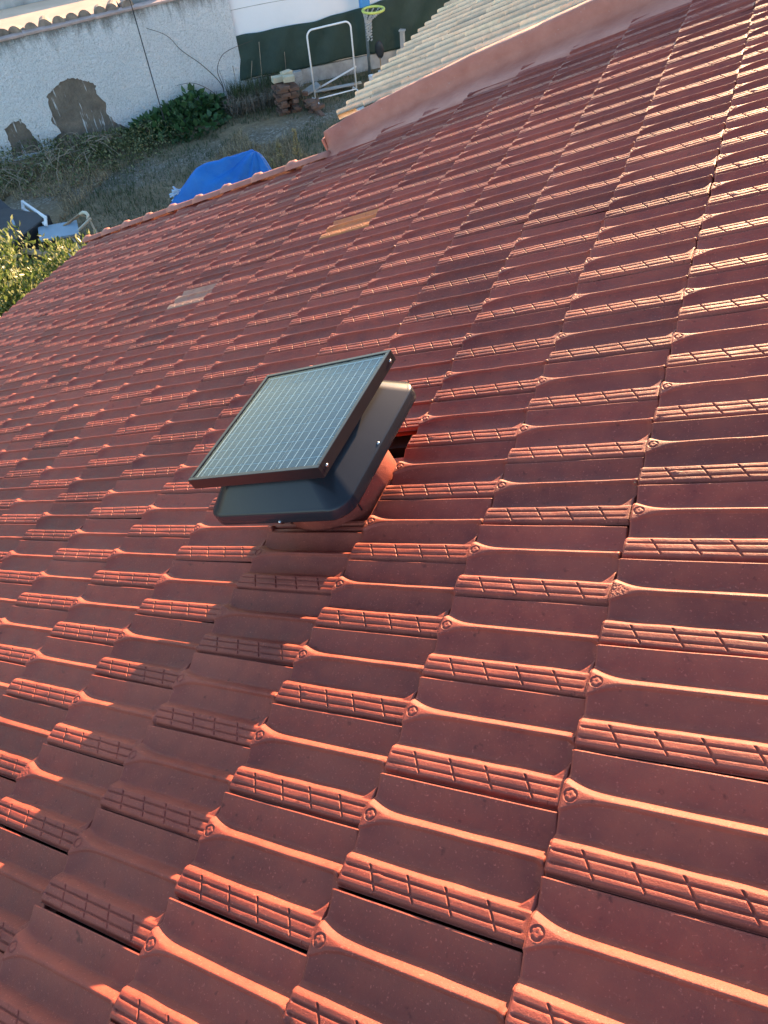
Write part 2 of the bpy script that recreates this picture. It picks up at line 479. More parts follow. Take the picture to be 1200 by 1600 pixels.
# lit evergreen shrub at the eave
shrub = empty('evergreen_shrub', (-8.9, 5.6, GZ), label='sunlit evergreen shrub with small pale green leaves rising past the eave', cat='shrub')
pts = []; nrm = []
for cx, cy, cz, rx, ry, rz, n in [(-9.5, 5.7, -4.22, .95, 1.0, .95, 5200), (-8.3, 5.5, -4.5, .8, .85, .8, 3600), (-8.1, 6.6, -4.42, .78, .75, .64, 3200), (-7.6, 6.75, -4.4, .38, .38, .42, 900), (-8.9, 4.6, -4.5, .9, .8, .8, 3000),
                                  (-10.0, 5.4, -4.5, .8, .9, .8, 2600), (-9.25, 6.55, -4.75, .6, .6, .6, 1800), (-7.75, 6.25, -4.45, .5, .55, .5, 1300), (-8.6, 5.6, -5.0, 1.3, 1.5, .6, 2500)]:
    p, u = blob_pts(n, (cx, cy, cz), (rx, ry, rz), seed=cx * 3); pts.append(p); nrm.append(u)
for i in range(34):     # upright shoots
    a = random.uniform(0, 6.28); r_ = random.uniform(.2, 1.1)
    bx, by = -8.95 + r_ * math.cos(a), 5.9 + r_ * math.sin(a); k = 26; hgt = random.uniform(.3, .6)
    t = np.linspace(0, 1, k)
    z0 = -3.85 - .5 * r_ ** 2
    pts.append(np.stack([bx + t * .08 * math.cos(a) + rng.normal(0, .02, k), by + t * .08 + rng.normal(0, .02, k), z0 + t * hgt], 1))
    nrm.append(np.stack([rng.normal(0, .7, k), rng.normal(0, .7, k), np.full(k, .8)], 1))
pts = np.concatenate(pts); nrm = np.concatenate(nrm)
leaf_cloud('foliage', pts - np.array(shrub.location), nrm + [0, 0, .35], .095, M['leaf_bright'], shrub, aspect=.42, jitter=.55, bend=.15)
b = MB()
for i in range(9):
    a = i * .7; b.tube([(.1 * math.cos(a), .1 * math.sin(a), 0), (.35 * math.cos(a), .35 * math.sin(a), .6), (.8 * math.cos(a), .8 * math.sin(a), 1.25)], [.03, .022, .01], 6)
b.build('stem', M['twig'], shrub)

# broad leaved bush at the wall
bush = empty('broad_leaved_bush', onwall(1.9, GZ, -.6), label='dark green broad leaved bush against the white wall beside the cable', cat='bush')
pts = []; nrm = []
for u, off, z, ru, rz, n in [(2.55, -.5, -5.42, .5, .20, 330), (2.0, -.5, -5.36, .45, .26, 380), (1.5, -.45, -5.30, .42, .32, 420), (1.05, -.45, -5.42, .35, .22, 240), (1.8, -.9, -5.45, .75, .18, 420)]:
    p, uu = blob_pts(n, onwall(u, z, off), (ru, ru, rz), seed=u, lo=.55); pts.append(p); nrm.append(uu)
leaf_cloud('foliage', np.concatenate(pts) - np.array(bush.location), np.concatenate(nrm) + [0, 0, .2], .17, M['leaf_dark'], bush, aspect=.75, jitter=.5, bend=.1, droop=.1)
b = MB()
for i in range(6): b.tube([(0, 0, 0), (random.uniform(-.3, .3), random.uniform(-.3, .3), .3)], [.02, .01], 5)
b.build('stem', M['twig'], bush)

pp_, pu_ = blob_pts(260, (0, 0, .36), (.16, .16, .17)); leaf_cloud('foliage', pp_, pu_, .06, M['leaf_bright'], pot, aspect=.5)
# bramble mass at the left foot of the wall
br = empty('bramble_thicket', onwall(4.5, GZ, -.9), label='tangled olive bramble thicket below the bare stone patch of the wall', cat='bramble')
pts = []; nrm = []
for u, off, z, ru, rz, n in [(5.6, -.7, -5.42, 1.0, .36, 1700), (6.6, -.9, -5.38, 1.0, .42, 1500), (4.4, -.65, -5.46, .8, .28, 1600), (3.5, -.75, -5.48, .8, .26, 2100), (2.7, -.9, -5.45, .7, .26, 1500), (3.6, -1.4, -5.5, .9, .24, 1700), (5.0, -1.5, -5.5, 1.1, .3, 1600), (7.4, -1, -5.2, 1, .5, 900)]:
    p, uu = blob_pts(n, onwall(u, z, off), (ru, ru, rz), seed=u, lo=.5); pts.append(p); nrm.append(uu)
leaf_cloud('foliage', np.concatenate(pts) - np.array(br.location), np.concatenate(nrm) + [0, 0, .3], .062, M['leaf_ivy'], br, aspect=.6, jitter=.7, droop=.1)
b = MB()
for i in range(230):
    u = random.uniform(3.6, 7.6); off = random.uniform(-1.5, -.25); z = random.uniform(-5.42, -5.08)
    p = onwall(u, z, off) - Vector(br.location); P = [p.copy()]; dv = Vector((random.gauss(0, 1), random.gauss(0, 1), random.uniform(-.2, .8))).normalized() * .07
    for k in range(8):
        dv += Vector((random.gauss(0, .02), random.gauss(0, .02), -.014)); p = p + dv; P.append(p.copy())
    b.tube(P, .0055, 4, cap=False)
b.build('vine', M['dry_vine'], br)

# reeds and grass tuft at the end of the wall
def blades(name, P, h, lean, width, mat, parent=None, **kw):
    n = len(P); P = np.asarray(P, float)
    a = rng.uniform(0, 2 * np.pi, n); hh = h * rng.uniform(.5, 1.2, n); ll = lean * rng.uniform(.2, 1.3, n) * hh
    dx, dy = np.cos(a), np.sin(a); wx, wy = -dy * width, dx * width
    b0 = P - np.stack([wx, wy, 0 * wx], 1); b1 = P + np.stack([wx, wy, 0 * wx], 1)
    md = P + np.stack([dx * ll * .35, dy * ll * .35, hh * .6], 1)
    m0 = md - np.stack([wx, wy, 0 * wx], 1) * .8; m1 = md + np.stack([wx, wy, 0 * wx], 1) * .8
    tp = P + np.stack([dx * ll, dy * ll, hh * (1 - .3 * lean)], 1)
    V = np.stack([b0, b1, m1, m0, tp], 1).reshape(-1, 3); i = np.arange(n) * 5
    F = np.concatenate([np.stack([i, i + 1, i + 2], 1), np.stack([i, i + 2, i + 3], 1), np.stack([i + 3, i + 2, i + 4], 1)])
    me = mesh_np(name, V, F, mat)
    at = me.attributes.new('leaf_random', 'FLOAT', 'POINT'); at.data.foreach_set('value', np.repeat(rng.random(n), 5).astype(np.float32))
    return add(name, me, parent, **kw)
tuft = empty('reed_clump', onwall(-.1, GZ, -.55), label='clump of green and straw coloured reeds at the end of the white wall', cat='reeds')
def wpts(n, u0, u1, o0, o1, z=GZ):
    u = rng.uniform(u0, u1, n); o = rng.uniform(o0, o1, n)
    return np.stack([Q.x + WD.x * u + WN.x * o, Q.y + WD.y * u + WN.y * o, np.full(n, z)], 1)
O = np.array(tuft.location)
blades('green_blade', wpts(900, -.9, .55, -.75, -.15) - O, .55, .35, .007, M['grass_green'], tuft)
blades('dry_blade', wpts(1100, -1.0, .8, -1.1, -.35) - O, .42, .95, .008, M['straw'], tuft)
b = MB()
for u, off, hgt, ln in [(-.35, -.2, 1.15, .06), (-.75, -.1, .95, -.03), (-.05, -.1, .8, .10), (.25, -.1, .75, .0), (-1.0, -.2, .8, .03)]:
    p = onwall(u, GZ, off) - Vector(O); b.tube([p, p + Vector((ln, 0, hgt * .5)), p + Vector((ln * 2.2, 0, hgt))], [.008, .006, .010], 5)
b.build('tall_stalk', M['dry_vine'], tuft)

def twig(name, W, r, label, cat='branch'):
    pts = [onwall(u, z, off) for u, z, off in W]
    # smooth by Catmull-Rom
    P = []
    for i in range(len(pts) - 1):
        p0 = pts[max(i - 1, 0)]; p1 = pts[i]; p2 = pts[i + 1]; p3 = pts[min(i + 2, len(pts) - 1)]
        for k in range(6):
            t = k / 6
            P.append(.5 * ((2 * p1) + (p2 - p0) * t + (2 * p0 - 5 * p1 + 4 * p2 - p3) * t * t + (3 * p1 - p0 - 3 * p2 + p3) * t ** 3))
    P.append(pts[-1])
    rs = [r * (1 - .55 * i / (len(P) - 1)) for i in range(len(P))]
    o0 = P[0]; b = MB(); b.tube([p - o0 for p in P], rs, 6)
    o = b.build(name, M['twig'], loc=o0); return tag(o, label, cat)
twig('bare_branch', [(.75, -5.5, -.30), (.62, -5.1, -.15), (.95, -4.6, -.09), (1.35, -4.2, -.08), (1.60, -3.85, -.08), (2.0, -3.62, -.1)], .011, 'longest bare branch arching up the white wall towards the coping')
twig('bare_branch', [(.70, -5.45, -.30), (.62, -5.1, -.20), (.66, -4.75, -.16), (.48, -4.50, -.12), (.2, -4.40, -.12), (-.35, -4.35, -.1)], .011, 'bare branch bending from the reeds round the end of the white wall')
twig('bare_branch', [(.66, -5.5, -.30), (.85, -5.2, -.15), (1.1, -4.98, -.12), (1.35, -4.86, -.12), (1.68, -4.83, -.14)], .009, 'short curved branch with a dark tip in front of the white wall')
twig('bare_branch', [(.55, -5.5, -.3), (.55, -5.1, -.12), (.60, -4.75, -.10)], .007, 'short straight upright twig against the white wall', 'branch')
# cable from the ground to the top of the wall
b = MB(); p0 = Vector((-11.62, 13.79, GZ)); p1 = onwall(2.16, -2.98, -.02); p2 = onwall(2.55, -1.9, .3)
b.tube([Vector((0, 0, 0)), (p1 - p0) * .5 + Vector((0, 0, -.03)), p1 - p0, p2 - p0], .013, 6)
tag(b.build('cable', M['cable'], loc=p0), 'straight dark cable slanting from the bush over the top of the white wall', 'cable')

# low concrete wall, green tarpaulin and tall white wall ----------------
MQ = Vector((-10.875, 16.245, 0)); MD = Vector((2.9, 2.55, 0)).normalized(); MN = Vector((-MD.y, MD.x, 0))
MR = Matrix(((MD.x, MN.x, 0), (MD.y, MN.y, 0), (0, 0, 1)))
def onm(u, z, off=0.0): return Vector((MQ.x + MD.x * u + MN.x * off, MQ.y + MD.y * u + MN.y * off, z))
lw = empty('low_concrete_wall', onm(0, GZ), label='low stained concrete wall under the green tarpaulin', cat='wall')
iv = Vector(lw.location); b = MB(); b.box(onm(3.9, (GZ - .2 - 5.17) / 2, .10) - iv, (7.8, .18, .53), MR); b.build('wall_body', M['concrete'], lw, bevel=.01)
b = MB(); b.box(onm(1.28, (GZ - .1 - 5.15) / 2, -.06) - iv, (.22, .16, .45), MR); b.build('buttress', M['concrete'], lw, bevel=.012)
m = NT('green_tarp')
m.set(color=m.ramp(m.noise(2.2, 5), [(.3, (.018, .040, .032)), (.7, (.032, .060, .048))]), rough=.62, spec=.3, normal=m.bump(m.noise(5, 4), .5, .05))
M['tarp_green'] = m.m
nu, nz = 90, 22
us = np.linspace(-.12, 7.6, nu); top = -4.23 + .016 * np.sin(us * 2.1) + .012 * np.sin(us * 5.3 + 1) + np.clip((us - 1.5) * .06, 0, .25)
V = []; iv = onm(0, GZ)
for j in range(nz):
    t = j / (nz - 1)
    for i in range(nu):
        z = top[i] * (1 - t) + (-5.13 + .025 * math.sin(us[i] * 3.1)) * t
        off = -.03 + .035 * math.sin(us[i] * 3.7 + t * 2.4) * t + .02 * math.sin(us[i] * 9 + t * 5) + .10 * (1 - t) ** 2 * .6
        V.append(onm(us[i], z, off) - iv)
ii = np.arange(nu * nz).reshape(nz, nu); F = np.stack([ii[:-1, :-1], ii[:-1, 1:], ii[1:, 1:], ii[1:, :-1]], -1).reshape(-1, 4)
tp = add('green_tarpaulin', mesh_np('green_tarpaulin', [tuple(v) for v in V], F, M['tarp_green'], True), loc=iv)
sol = tp.modifiers.new('thick', 'SOLIDIFY'); sol.thickness = .006
tag(tp, 'dark green tarpaulin hung along the fence above the low concrete wall', 'tarpaulin')
m = NT('smooth_white_wall')
c = m.ramp(m.noise(1.3, 4), [(.3, (.80, .81, .81)), (.7, (.86, .86, .86))])
c = m.mix(m.ramp(m.noise(7, 5, .7), [(.66, 0.0), (.8, .3)]), c, (.4, .42, .42))
m.set(color=c, rough=.85, normal=m.bump(m.noise(14, 4), .25, .01)); M['white_wall'] = m.m
ww = empty('tall_white_wall', onm(0, GZ, .5), label='tall smooth white wall behind the green tarpaulin', cat='wall')
iv = Vector(ww.location)
b = MB(); b.box(onm(3.44, -3.72, .19) - iv, (7.0, .2, 3.4), MR); b.build('wall_body', M['white_wall'], ww)
b = MB(); b.tube([onm(u, -3.72 + .03 * math.sin(u * 1.3) - .02 * u, .088) - iv for u in np.linspace(-.2, 6.8, 20)], .006, 4); b.build('crack_line', M['concrete'], ww)  # thin raised line that stands for the crack across the wall
b = MB(); b.box((0, 0, .3), (.10, .10, 1.0)); b.box((0, 0, .82), (.15, .12, .04))
tag(b.build('fence_post', M['concrete'], loc=onm(3.98, GZ + .0, -.3), bevel=.008), 'short grey concrete post rising just above the cream roof edge', 'post')

# clothes rail ---------------------------------------------------------
A0 = Vector((-8.91, 16.04, GZ)); B0 = Vector((-8.19, 16.82, GZ)); rd = (B0 - A0).normalized(); rn = Vector((-rd.y, rd.x, 0)); wdt = (B0 - A0).length
rail = empty('clothes_rail', (A0 + B0) / 2, label='tall white metal clothes rail with rounded top corners beside the brick pile', cat='clothes rail')
def R_(s, z, o=0): return rd * (s - wdt / 2) + rn * o + Vector((0, 0, z))
P = [R_(0, .12), R_(0, 1.40)]
for k in range(1, 8):
    a = math.pi / 2 * k / 8; P.append(R_(.14 - .14 * math.cos(a), 1.40 + .14 * math.sin(a)))
P += [R_(.14, 1.54), R_(wdt - .14, 1.54)]
for k in range(1, 8):
    a = math.pi / 2 * k / 8; P.append(R_(wdt - .14 + .14 * math.sin(a), 1.40 + .14 * math.cos(a)))
P += [R_(wdt, 1.40), R_(wdt, .12)]
MB().tube(P, .019, 10).build('frame', M['white_metal'], rail, smooth=True)
MB().tube([R_(.0, .13), R_(wdt, .13)], .016, 8).build('bottom_bar', M['white_metal'], rail, smooth=True)
for s_ in (0, wdt):
    MB().tube([R_(s_, 0, -.24), R_(s_, .07, -.235), R_(s_, .11, -.20), R_(s_, .12, 0), R_(s_, .11, .20), R_(s_, .07, .235), R_(s_, 0, .24)], .016, 8).build('foot', M['white_metal'], rail, smooth=True)

# basketball hoop ------------------------------------------------------
HP = Vector((-8.35, 18.01, GZ))
hoop = empty('basketball_hoop', HP, label='small basketball hoop with yellow ring, blue bracket and chain net on a grey pole', cat='basketball hoop')
MB().tube([(0, 0, 0), (0, 0, 1.72)], .035, 10).build('pole', M['grey_metal'], hoop, smooth=True)
hx = Vector((rd.x * .35 + .75, -.55, 0)).normalized()
MB().box((0, 0, 1.62), (.26, .10, .30), (0, 0, math.atan2(hx.y, hx.x) + math.pi / 2)).box(Vector((0, 0, 1.88)), (.55, .05, .4), (0, 0, math.atan2(hx.y, hx.x) + math.pi / 2)).build('bracket', M['blue_plastic'], hoop, bevel=.015)
rc = hx * .33 + Vector((0, 0, 1.46)); b = MB()
b.tube([rc + Vector((.25 * math.cos(a), .25 * math.sin(a), 0)) for a in np.linspace(0, 2 * math.pi, 33)], .028, 8); b.build('ring', M['yellow_plastic'], hoop, smooth=True)
b = MB()
for i in range(10):
    a = 2 * math.pi * i / 10; p0 = rc + Vector((.24 * math.cos(a), .24 * math.sin(a), 0))
    c0 = hx * .10 + Vector((0, 0, 1.22)); p1 = c0 + Vector((.07 * math.cos(a), .07 * math.sin(a), 0)); p2 = c0 + Vector((.05 * math.cos(a + .5), .05 * math.sin(a + .5), -.45 + .06 * (i % 3)))
    for (q0, q1) in ((p0, p1), (p1, p2)):
        nseg = 7
        for k in range(nseg):
            b.box(q0.lerp(q1, (k + .5) / nseg), (.022, .022, .04) if k % 2 else (.03, .012, .045), (random.random(), random.random(), random.random()))
b.build('chain_net', M['chain'], hoop)
sp = empty('garden_paddle', (-7.93, 17.75, GZ), label='dark round bladed paddle standing upright beside the low concrete wall', cat='paddle')
MB().lathe((0, 0, 0), [(0, -.02), (.09, -.02), (.115, 0), (.09, .02), (0, .02)], 20, Matrix(((1, 0, 0), (0, 0, -1), (0, 1.7, 0)))).build('blade', M['dark_stuff'], sp, smooth=True, loc=(0, 0, .68))
MB().tube([(0, 0, 0), (0, 0, .52)], .016, 6).build('handle', M['wood'], sp)
# small stuff on the ground by the wall
for (x, y, s_, lab) in [(-8.05, 17.45, .085, 'white plastic bucket lying nearest the clothes rail foot'), (-7.90, 17.74, .09, 'white plastic tub behind the bucket near the hoop pole'), (-7.75, 17.95, .08, 'small pale canister close to the dark paddle')]:
    b = MB(); b.lathe((0, 0, 0), [(0, 0), (s_ * .8, 0), (s_, s_ * 2.0), (s_ * 1.08, s_ * 2.05), (s_ * .95, s_ * 2.05), (0, s_ * 1.9)], 18)
    tag(b.build('bucket', M['white_metal'], loc=(x, y, GZ + .04), smooth=False), lab, 'bucket')
def plank(a, b_, w, t, mat, lab, cat):
    a = Vector(a); b_ = Vector(b_); d = b_ - a; q = d.to_track_quat('X', 'Z').to_matrix()
    mb_ = MB(); mb_.box((0, 0, 0), (d.length, w, t), q); tag(mb_.build(cat.replace(' ', '_'), mat, loc=(a + b_) / 2, bevel=.003, seg=1), lab, cat)
plank((-9.25, 16.95, GZ + .04), (-8.35, 17.25, GZ + .46), .05, .03, M['white_metal'], 'white batten leaning up behind the clothes rail', 'batten')
plank((-9.1, 16.75, GZ + .05), (-8.3, 17.35, GZ + .08), .10, .03, M['pale_wood'], 'pale board lying flat behind the clothes rail', 'board')
plank((-9.2, 16.6, GZ + .08), (-8.4, 17.15, GZ + .11), .12, .03, M['concrete'], 'grey plank lying on the gravel behind the clothes rail', 'plank')
plank((-9.5, 16.55, GZ + .02), (-9.2, 16.85, GZ + .16), .32, .04, M['concrete'], 'flat pale slab leaning low between the bricks and the rail', 'slab')

# brick pile -----------------------------------------------------------
PB = Vector((-9.42, 15.62, GZ)); pile = empty('brick_pile', PB, rz=.75, label='stack of old red bricks topped by pale blocks in front of the concrete wall', cat='brick pile')
bmx = [MB().box((0, 0, 0), (.27, .125, .07)).mesh('brick', M['brick'], bevel=.006, seg=1), MB().box((0, 0, 0), (.24, .12, .07)).mesh('brick', M['brick'], bevel=.008, seg=1)]
for lay in range(8):
    for i in range(2 if lay > 6 else 3):
        for j in range(2):
            cross = lay % 2
            if random.random() < .08: continue
            x, y = ((i - 1) * .14, (j - .5) * .29) if cross else ((j - .5) * .29, (i - 1) * .14)
            o = add('brick', random.choice(bmx), pile, loc=(x + random.uniform(-.02, .02), y + random.uniform(-.02, .02), .04 + lay * .078))
            o.rotation_euler = (random.uniform(-.03, .03), random.uniform(-.03, .03), (math.pi / 2 if cross else 0) + random.uniform(-.12, .12))
for i in range(16):
    a = random.uniform(-1.2, 1.9); o = add('brick', random.choice(bmx), pile, loc=(.42 + .18 * random.random(), -.35 + .45 * random.random() * a, .05 + .08 * (i % 3)))
    o.rotation_euler = (random.uniform(-.3, .3), random.uniform(-.3, .3), random.uniform(0, 3))
for x, y, z, rz_ in [(-.14, .05, .70, .1), (.10, .12, .74, .4), (.08, -.12, .72, -.1)]:
    o = MB().box((0, 0, 0), (.26, .15, .12)).build('block', M['pale_block'], pile, bevel=.01, loc=(x, y, z), label='pale yellow block on top of the red bricks'); o.rotation_euler = (0, .03, rz_)

# grass cover ----------------------------------------------------------
def yard_pts(n):
    u = rng.uniform(-3.2, 8.5, n); o = rng.uniform(-9.5, -.4, n)
    P = np.stack([Q.x + WD.x * u + WN.x * o, Q.y + WD.y * u + WN.y * o, np.full(n, GZ - .02)], 1)
    return P, u, o
P, u_, o_ = yard_pts(90000)
dens = vnoise(P[:, 0] * 1.1, P[:, 1] * 1.1, 2) * .6 + vnoise(P[:, 0] * 3.3, P[:, 1] * 3.3, 3) * .4
wv = -.775 * P[:, 0] + .63 * P[:, 1]
gravel_zone = np.exp(-((wv - 16.25) / .85) ** 2)
keep = (dens > .24 + .20 * gravel_zone) & (P[:, 0] < -6.9)
green = vnoise(P[:, 0] * .55 + 4, P[:, 1] * .55, 4) + .35 * ((u_ < .2) & (o_ < -1.2)) + .2 * (o_ > -1.8)
kd = keep & (green < .62); kg = keep & (green >= .62)
blades('dry_grass', P[kd][:50000], .17, .9, .0050, M['grass_dry'], label='dry brown grass covering the yard between house and wall', cat='grass', kind='stuff')
blades('green_grass', P[kg][:16000], .13, .6, .0045, M['grass_green'], label='patches of green grass in the yard beyond the roof', cat='grass', kind='stuff')
# tall yellow weeds
for (x, y, h_, lab) in [(-7.87, 13.03, .74, 'taller yellow seed stalk standing above the roof edge near the mortar corner'), (-8.24, 12.94, .48, 'shorter yellow seed stalk between the blue tarpaulin and the taller stalk'), (-8.2, 12.5, .36, 'smallest yellow seed stalk just beside the blue tarpaulin')]:
    w_ = empty('weed_stalk', (x, y, GZ), label=lab, cat='weed')
    MB().tube([(0, 0, 0), (.02, .01, h_ * .5), (.0, .02, h_)], [.012, .009, .005], 5).build('stem', M['straw'], w_)
    n = int(260 * h_); t = rng.uniform(.25, 1, n); sp_ = (1.05 - t) * .10 + .012
    a = rng.uniform(0, 6.28, n); pp = np.stack([np.cos(a) * sp_ * rng.random(n), np.sin(a) * sp_ * rng.random(n) + .015, t * h_], 1)
    leaf_cloud('seed_head', pp, np.stack([np.cos(a), np.sin(a), np.full(n, 1.2)], 1), .055, M['seed'], w_, aspect=.45, jitter=.4, kind='stuff')

# blue tarpaulin heap --------------------------------------------------
m = NT('blue_tarp')
m.set(color=m.ramp(m.noise(2.5, 4), [(.3, (.006, .115, .42)), (.7, (.012, .17, .55))]), rough=.55, spec=.35, normal=m.bump(m.noise(6, 5, .6), .6, .05))
M['tarp_blue'] = m.m
CB = Vector((-8.05, 10.85, GZ)); N1, N2 = 120, 44; V = []
pk = np.array([.42, .30])
for j in range(N2):
    t = j / (N2 - 1)
    for i in range(N1):
        a = 2 * math.pi * i / N1
        R0 = 1.25 + .26 * math.cos(a - 3.1) + .12 * math.sin(2 * a) + .08 * math.sin(5 * a + 1)
        x = pk[0] * (1 - t) + math.cos(a) * R0 * t; y = pk[1] * (1 - t) + math.sin(a) * R0 * .8 * t
        sh = .74 + .10 * math.cos(a - 3.2) + .09 * math.cos(3 * a + .5) + .05 * math.cos(5 * a)      # height of the shoulder crease
        z = 1.16 + (sh - 1.16) * (t / .55) ** 1.35 if t < .55 else sh * (1 - (t - .55) / .45) ** .8
        fold = .09 * (abs(math.sin(a * 3.5 + .6 + t)) - .4) * math.sin(math.pi * min(1, t * 1.1)) + .04 * math.sin(a * 13 + t * 4) * t + .10 * (abs(vnoise(x * 2.6 + 3, y * 2.6, 2) - .5) - .2) + .05 * abs(vnoise(x * 6, y * 6, 3) - .5)
        V.append((x, y, max(z + fold, .01 + .02 * (1 - t))))
ii = np.arange(N1 * N2).reshape(N2, N1); nx = np.roll(ii, -1, axis=1)
F = np.stack([ii[:-1], nx[:-1], nx[1:], ii[1:]], -1).reshape(-1, 4)
heap = empty('covered_heap', CB, label='heap covered by a bright blue tarpaulin just beyond the roof edge', cat='tarpaulin')
add('tarpaulin', mesh_np('tarpaulin', V, F, M['tarp_blue'], True), heap)
b = MB()
for i in range(7):
    b.tube([(-.95, -.42, .62), (-.95 + random.uniform(-.14, .14), -.47 + random.uniform(-.06, .06), .66 + random.uniform(-.12, .1)), (-.95 + random.uniform(-.2, .2), -.5, .56 + random.uniform(-.12, .1))], .016, 5)
b.build('tie_cord', simple('pale_blue_cord', (.35, .55, .75), .6, bump=0), heap)

# junk beside the shrub ------------------------------------------------
def frame_thing(name, corners, bar, mat, label, cat, slats=0):
    c = [Vector(p) for p in corners]; o0 = sum(c, Vector()) / 4
    root = empty(name, o0, label=label, cat=cat)
    for i in range(4):
        a, b_ = c[i] - o0, c[(i + 1) % 4] - o0; d = b_ - a
        MB().box((a + b_) / 2, (d.length + bar, bar, bar * .8), d.to_track_quat('X', 'Z').to_matrix()).build('rail', mat, root, bevel=.004, seg=1)
    for k in range(slats):
        t = (k + 1) / (slats + 1); a = c[0].lerp(c[1], t) - o0; b_ = c[3].lerp(c[2], t) - o0; d = b_ - a
        MB().box((a + b_) / 2, (d.length, bar * .4, bar * .3), d.to_track_quat('X', 'Z').to_matrix()).build('slat', mat, root)
    return root
JUNK = []
def G(x, y, z=GZ): return Vector((x, y, z))
frame_thing('furniture_frame', [(-12.3, 9.75, -5.15), (-11.05, 9.05, -4.95), (-11.0, 8.95, -5.03), (-12.25, 9.65, -5.23)], .05, M['white_metal'], 'long white frame lying slanted on dark junk beyond the shrub', 'frame', 0)
for (a_, b_, w_, mt_, lb_) in [((-11.9, 9.0, -5.15), (-11.1, 9.05, -5.2), .12, 'dark_stuff', 'black slat lying across the corner of the long white frame'), ((-11.7, 8.75, -5.1), (-11.15, 8.6, -5.05), .05, 'white_metal', 'thin white strip on the black box left of the latticed bed base'), ((-11.8, 8.95, -5.0), (-11.5, 8.7, -4.98), .04, 'pale_panel', 'short bluish strip on top of the black box'), ((-10.9, 8.75, -5.3), (-10.2, 8.6, -5.3), .16, 'dark_stuff', 'dark board under the near edge of the blue tabletop'), ((-10.45, 9.5, -5.35), (-9.95, 9.0, -5.3), .08, 'wood', 'brown stick on the grass past the broken chair')]:
    JUNK.append((a_, b_, w_, mt_, lb_))
frame_thing('bed_base', [(-11.22, 9.18, -5.12), (-11.22, 8.2, -5.16), (-11.42, 8.15, -5.26), (-11.42, 9.13, -5.22)], .04, M['white_metal'], 'white latticed bed base end between the long frame and the blue board', 'bed base', 6)
b = MB(); b.box((0, 0, 0), (1.5, 1.1, .5)); tag(b.build('junk_crate', M['dark_stuff'], loc=(-11.9, 8.7, GZ + .25), bevel=.02), 'black bulky box under the white frames at the yard corner', 'box')
b = MB(); b.box((0, 0, 0), (1.6, .35, .04), (.0, .25, -.35)); tag(b.build('dark_board', M['dark_stuff'], loc=(-12.4, 9.2, -4.98), bevel=.004), 'dark board lying over the box beside the long white frame', 'board')
b = MB(); b.box((0, 0, 0), (.70, .50, .04), (.04, .06, .75)); tag(b.build('tabletop', M['pale_panel'], loc=(-10.75, 8.95, -5.12), bevel=.006), 'pale blue flat tabletop lying between bed base and wooden chair', 'tabletop')
ch = empty('broken_chair', (-10.55, 9.2, GZ + .22), label='broken wooden chair with cream cushion lying beside the blue tabletop', cat='chair')
def bar(a, b_, w, mat, nm):
    a, b_ = Vector(a), Vector(b_); d = b_ - a
    MB().box((a + b_) / 2, (d.length, w, w * .8), d.to_track_quat('X', 'Z').to_matrix()).build(nm, mat, ch, bevel=.004, seg=1)
bar((-.55, -.5, .15), (-.05, .35, .42), .07, M['wood'], 'side_rail'); bar((.05, -.45, .1), (.45, .25, .42), .07, M['pale_wood'], 'side_rail')
bar((-.05, .35, .42), (.45, .25, .42), .05, M['wood'], 'cross_rail'); bar((-.5, -.4, .15), (.1, -.4, .12), .05, M['wood'], 'cross_rail')
bar((.42, .2, .4), (.5, .2, -.15), .05, M['pale_wood'], 'leg'); bar((.1, -.4, .12), (.35, -.5, -.18), .05, M['pale_wood'], 'leg')
b = MB(); b.tube([(.0, .3, .46), (.1, .36, .50), (.22, .36, .50), (.33, .30, .47), (.36, .18, .42)], [.03, .05, .05, .045, .03], 8); b.build('cushion', simple('cream_foam', (.58, .55, .42), .8, bump=.5), ch, smooth=True)
plank((-10.3, 8.75, -5.3), (-9.6, 8.1, -5.25), .3, .05, M['pale_panel'], 'pale board half hidden between the shrub and the roof edge', 'board')
plank((-11.6, 8.3, -5.2), (-10.3, 8.4, -5.25), .12, .05, M['wood'], 'brown plank crossing under the blue tabletop', 'plank')

ch.scale = (.62, .62, .62)
for a_, b_, w_, mt_, lb_ in JUNK: plank(a_, b_, w_, .03, M[mt_], lb_, lb_.split()[1] if lb_.split()[1] in ('slat', 'board', 'stick') else 'strip')
# ------------------------------------------------------------------ the house and its tiled roof
TL, TW = 0.373167, 0.225
S0 = -.04
ROT = Matrix.Rotation(-PITCH, 4, 'Y')          # roof frame: x up the slope, y along the eave, z out of the roof
H0 = Vector((-3.0, 0.0, GZ))
house = empty('house', H0, label='house with the large red painted clay tile roof and mortar parapet', cat='house')

def verge_y(x):       # the skewed gable edge, roof frame metres
    k = x / TL
    return (22.25 + (-8.6 - k) * .29) * TW

